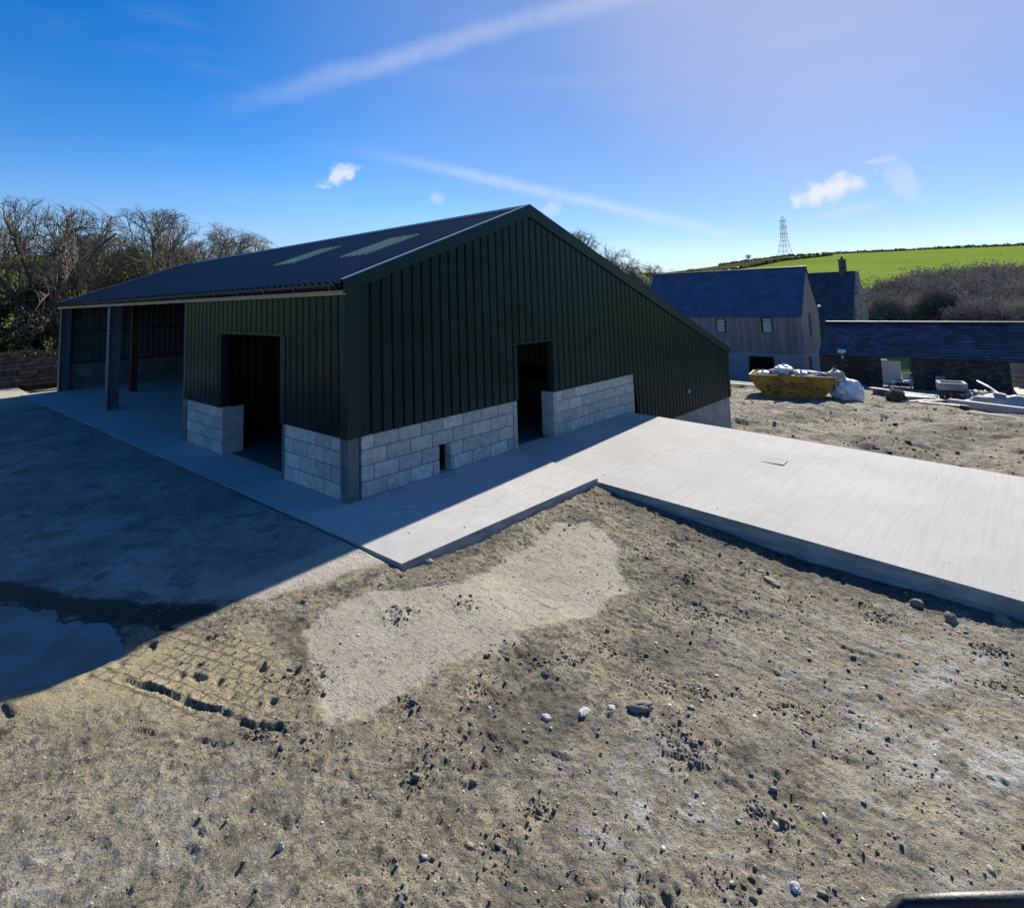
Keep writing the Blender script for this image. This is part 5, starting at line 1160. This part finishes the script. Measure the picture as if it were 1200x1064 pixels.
# ------------------------------------------------------------------ black padded rail at the lower right corner
rail = thing('grab_rail', 'black padded rail loop at the lower right corner', 'rail', (-3.45, -7.0, gh(-3.45, -7.0)))
a = Vector((-3.528, -6.905, 1.79)); b = Vector((-3.345, -7.105, 1.79)); d = (b-a).normalized(); g0 = gh(-3.45, -7.0)
mb = MB(); up = Vector((0, 0, 1))
pts = [a+up*(g0-1.79)-up*.05, a+up*-.3, a+up*-.06, a+up*-.012+d*.010, a+up*.012+d*.04, a+up*.014+d*.12, b+up*.014-d*.04, b+up*-.004-d*.012, b+up*-.05, b+up*-.3, b+up*(g0-1.79)-up*.05]
mb.tube(pts, .0115, 10); mb.build('hoop', M['blackpaint'], rail, smooth=True)
mb = MB(); q = d.to_track_quat('X', 'Z').to_matrix(); mb.box(tuple(a+d*.045-up*.07), (.055, .012, .12), rot=q); mb.build('tan_pad', M['tanpaint'], rail)

# ------------------------------------------------------------------ light, sky, camera
AZ, EL = R(79.5), R(30)
S = Vector((math.sin(AZ)*math.cos(EL), math.cos(AZ)*math.cos(EL), math.sin(EL)))
sun = bpy.data.lights.new('sun', 'SUN'); sun.energy = 4.8; sun.angle = R(.55); sun.color = (1.0, .93, .82)
so = bpy.data.objects.new('sun', sun); COL.objects.link(so); so.rotation_euler = S.to_track_quat('Z', 'Y').to_euler(); so.location = S*100
w = bpy.data.worlds.new('World'); scene.world = w; w.use_nodes = True; nt = w.node_tree; bg = nt.nodes['Background']
sky = N(nt, 'ShaderNodeTexSky', sky_type='NISHITA'); sky.sun_disc = False; sky.sun_elevation = EL; sky.sun_rotation = AZ
sky.altitude = 60; sky.air_density = 1.0; sky.dust_density = 0.03; sky.ozone_density = 3.0
tc = N(nt, 'ShaderNodeTexCoord'); D = tc.outputs['Generated']
def vdot(v):
    n = nt.nodes.new('ShaderNodeVectorMath'); n.operation = 'DOT_PRODUCT'; L(nt, D, n.inputs[0]); n.inputs[1].default_value = tuple(v); return n.outputs['Value']
def nvec(s, stretch=(1, 1, 1)):
    mp = nt.nodes.new('ShaderNodeMapping'); mp.inputs['Scale'].default_value = stretch; L(nt, D, mp.inputs[0]); return noise(nt, mp.outputs[0], s, 6, .6)
nA = nvec(30); nB = nvec(9); nC = nvec(70)
cloud = None
def addc(v):
    global cloud
    cloud = v if cloud is None else mth(nt, 'ADD', cloud, v, clamp=True)
def puff(c, wid, hgt, amt, tilt=0.0, rag=1.0):
    c = Vector(c).normalized(); e1 = c.cross(Vector((0, 0, 1))).normalized(); e2 = e1.cross(c).normalized()
    f1 = e1*math.cos(tilt)+e2*math.sin(tilt); f2 = e2*math.cos(tilt)-e1*math.sin(tilt)
    x = mth(nt, 'DIVIDE', vdot(f1), wid); y = mth(nt, 'DIVIDE', vdot(f2), hgt)
    r = mth(nt, 'SQRT', mth(nt, 'ADD', mth(nt, 'MULTIPLY', x, x), mth(nt, 'MULTIPLY', y, y)))
    r = mth(nt, 'ADD', r, mth(nt, 'MULTIPLY_ADD', nA, 1.5*rag, -.75*rag)); r = mth(nt, 'ADD', r, mth(nt, 'MULTIPLY_ADD', nC, .9*rag, -.45*rag))
    m_ = ramp(nt, r, 1.0, .25); m_ = mth(nt, 'MULTIPLY', m_, mth(nt, 'GREATER_THAN', vdot(c), .5)); addc(mth(nt, 'MULTIPLY', m_, amt))
puff((.523, .824, .218), .034, .020, .85, .45, 1.3)
puff((.657, .732, .178), .018, .014, .30, -.3)
puff((.795, .587, .153), .024, .014, .35, .2)
puff((.968, .205, .147), .060, .024, .95, .30, 1.1)
puff((.983, .113, .145), .022, .045, .28, .55, 1.2)
puff((.973, .139, .182), .030, .007, .30, .1)
puff((.976, .187, .114), .060, .010, .22, .15)
puff((.996, .048, .071), .022, .007, .5, -.1)
def streak(a, b, wid, amt, skew=1.0):
    a = Vector(a).normalized(); b = Vector(b).normalized(); n_ = a.cross(b).normalized(); mid = (a+b).normalized(); t_ = n_.cross(mid).normalized(); half = math.acos(a.dot(b))/2
    s = mth(nt, 'ABSOLUTE', mth(nt, 'ADD', vdot(n_), mth(nt, 'MULTIPLY_ADD', nB, wid*.9, -wid*.45)))
    m_ = ramp(nt, s, wid, 0.0); tt = vdot(t_)
    e = mth(nt, 'MULTIPLY', ramp(nt, tt, -half*1.15, -half*.2), ramp(nt, tt, half*1.35, half*.8)) if skew > 0 else mth(nt, 'MULTIPLY', ramp(nt, tt, half*1.15, half*.2), ramp(nt, tt, -half*1.35, -half*.8))
    m_ = mth(nt, 'MULTIPLY', m_, e); m_ = mth(nt, 'MULTIPLY', m_, mth(nt, 'MULTIPLY_ADD', nA, .9, .3)); m_ = mth(nt, 'MULTIPLY', m_, mth(nt, 'GREATER_THAN', vdot(mid), .4)); addc(mth(nt, 'MULTIPLY', m_, amt))
streak((.343, .89, .301), (.80, .38, .475), .028, .32)
streak((.543, .799, .257), (.923, .371, .104), .016, .42)
wisp = mth(nt, 'MULTIPLY', ramp(nt, nvec(3, (1, 1, 6)), .50, .75), .05); addc(wisp)
# the camera-like blue of the photograph's sky
hs = N(nt, 'ShaderNodeHueSaturation'); hs.inputs['Saturation'].default_value = 1.42; hs.inputs['Hue'].default_value = .512; L(nt, sky.outputs[0], hs.inputs['Color'])
veil = mth(nt, 'MULTIPLY', ramp(nt, vdot(S), .55, 1.0), .62)
hor = mth(nt, 'MULTIPLY', ramp(nt, vdot((0, 0, 1)), .24, .0), .62)
col = mixc(nt, mth(nt, 'MAXIMUM', veil, hor), hs.outputs[0], (2.05, 2.65, 4.25))
col = mixc(nt, mth(nt, 'MULTIPLY', ramp(nt, vdot(S), .90, 1.0), .36), col, (4.3, 4.2, 4.9))
col = mixc(nt, cloud, col, (5.2, 5.5, 6.0))
L(nt, col, bg.inputs['Color']); bg.inputs['Strength'].default_value = .085

cam = bpy.data.cameras.new('camera'); co = bpy.data.objects.new('camera', cam); COL.objects.link(co); scene.camera = co
r_ = Vector((0.68108249, -0.73159244, -0.02998571)); u_ = Vector((-0.04971597, -0.08706391, 0.99496141)); f_ = Vector((0.73051692, 0.67616002, 0.09566953))
mw = Matrix((r_, u_, -f_)).transposed().to_4x4(); mw.translation = (-4.65277449, -7.15977719, 2.76613588); co.matrix_world = mw
cam.sensor_width = 36; cam.lens = 672.58455433/1200*36; cam.shift_x = (600-575.2753)/1200; cam.shift_y = -(532-286.562)/1200
scene.cycles.diffuse_bounces = 4
cam.clip_start = .05; cam.clip_end = 2000
scene.render.resolution_x, scene.render.resolution_y = 1024, 907
scene.view_settings.view_transform = 'Standard'; scene.view_settings.look = 'None'; scene.view_settings.exposure = .9; scene.view_settings.gamma = 1
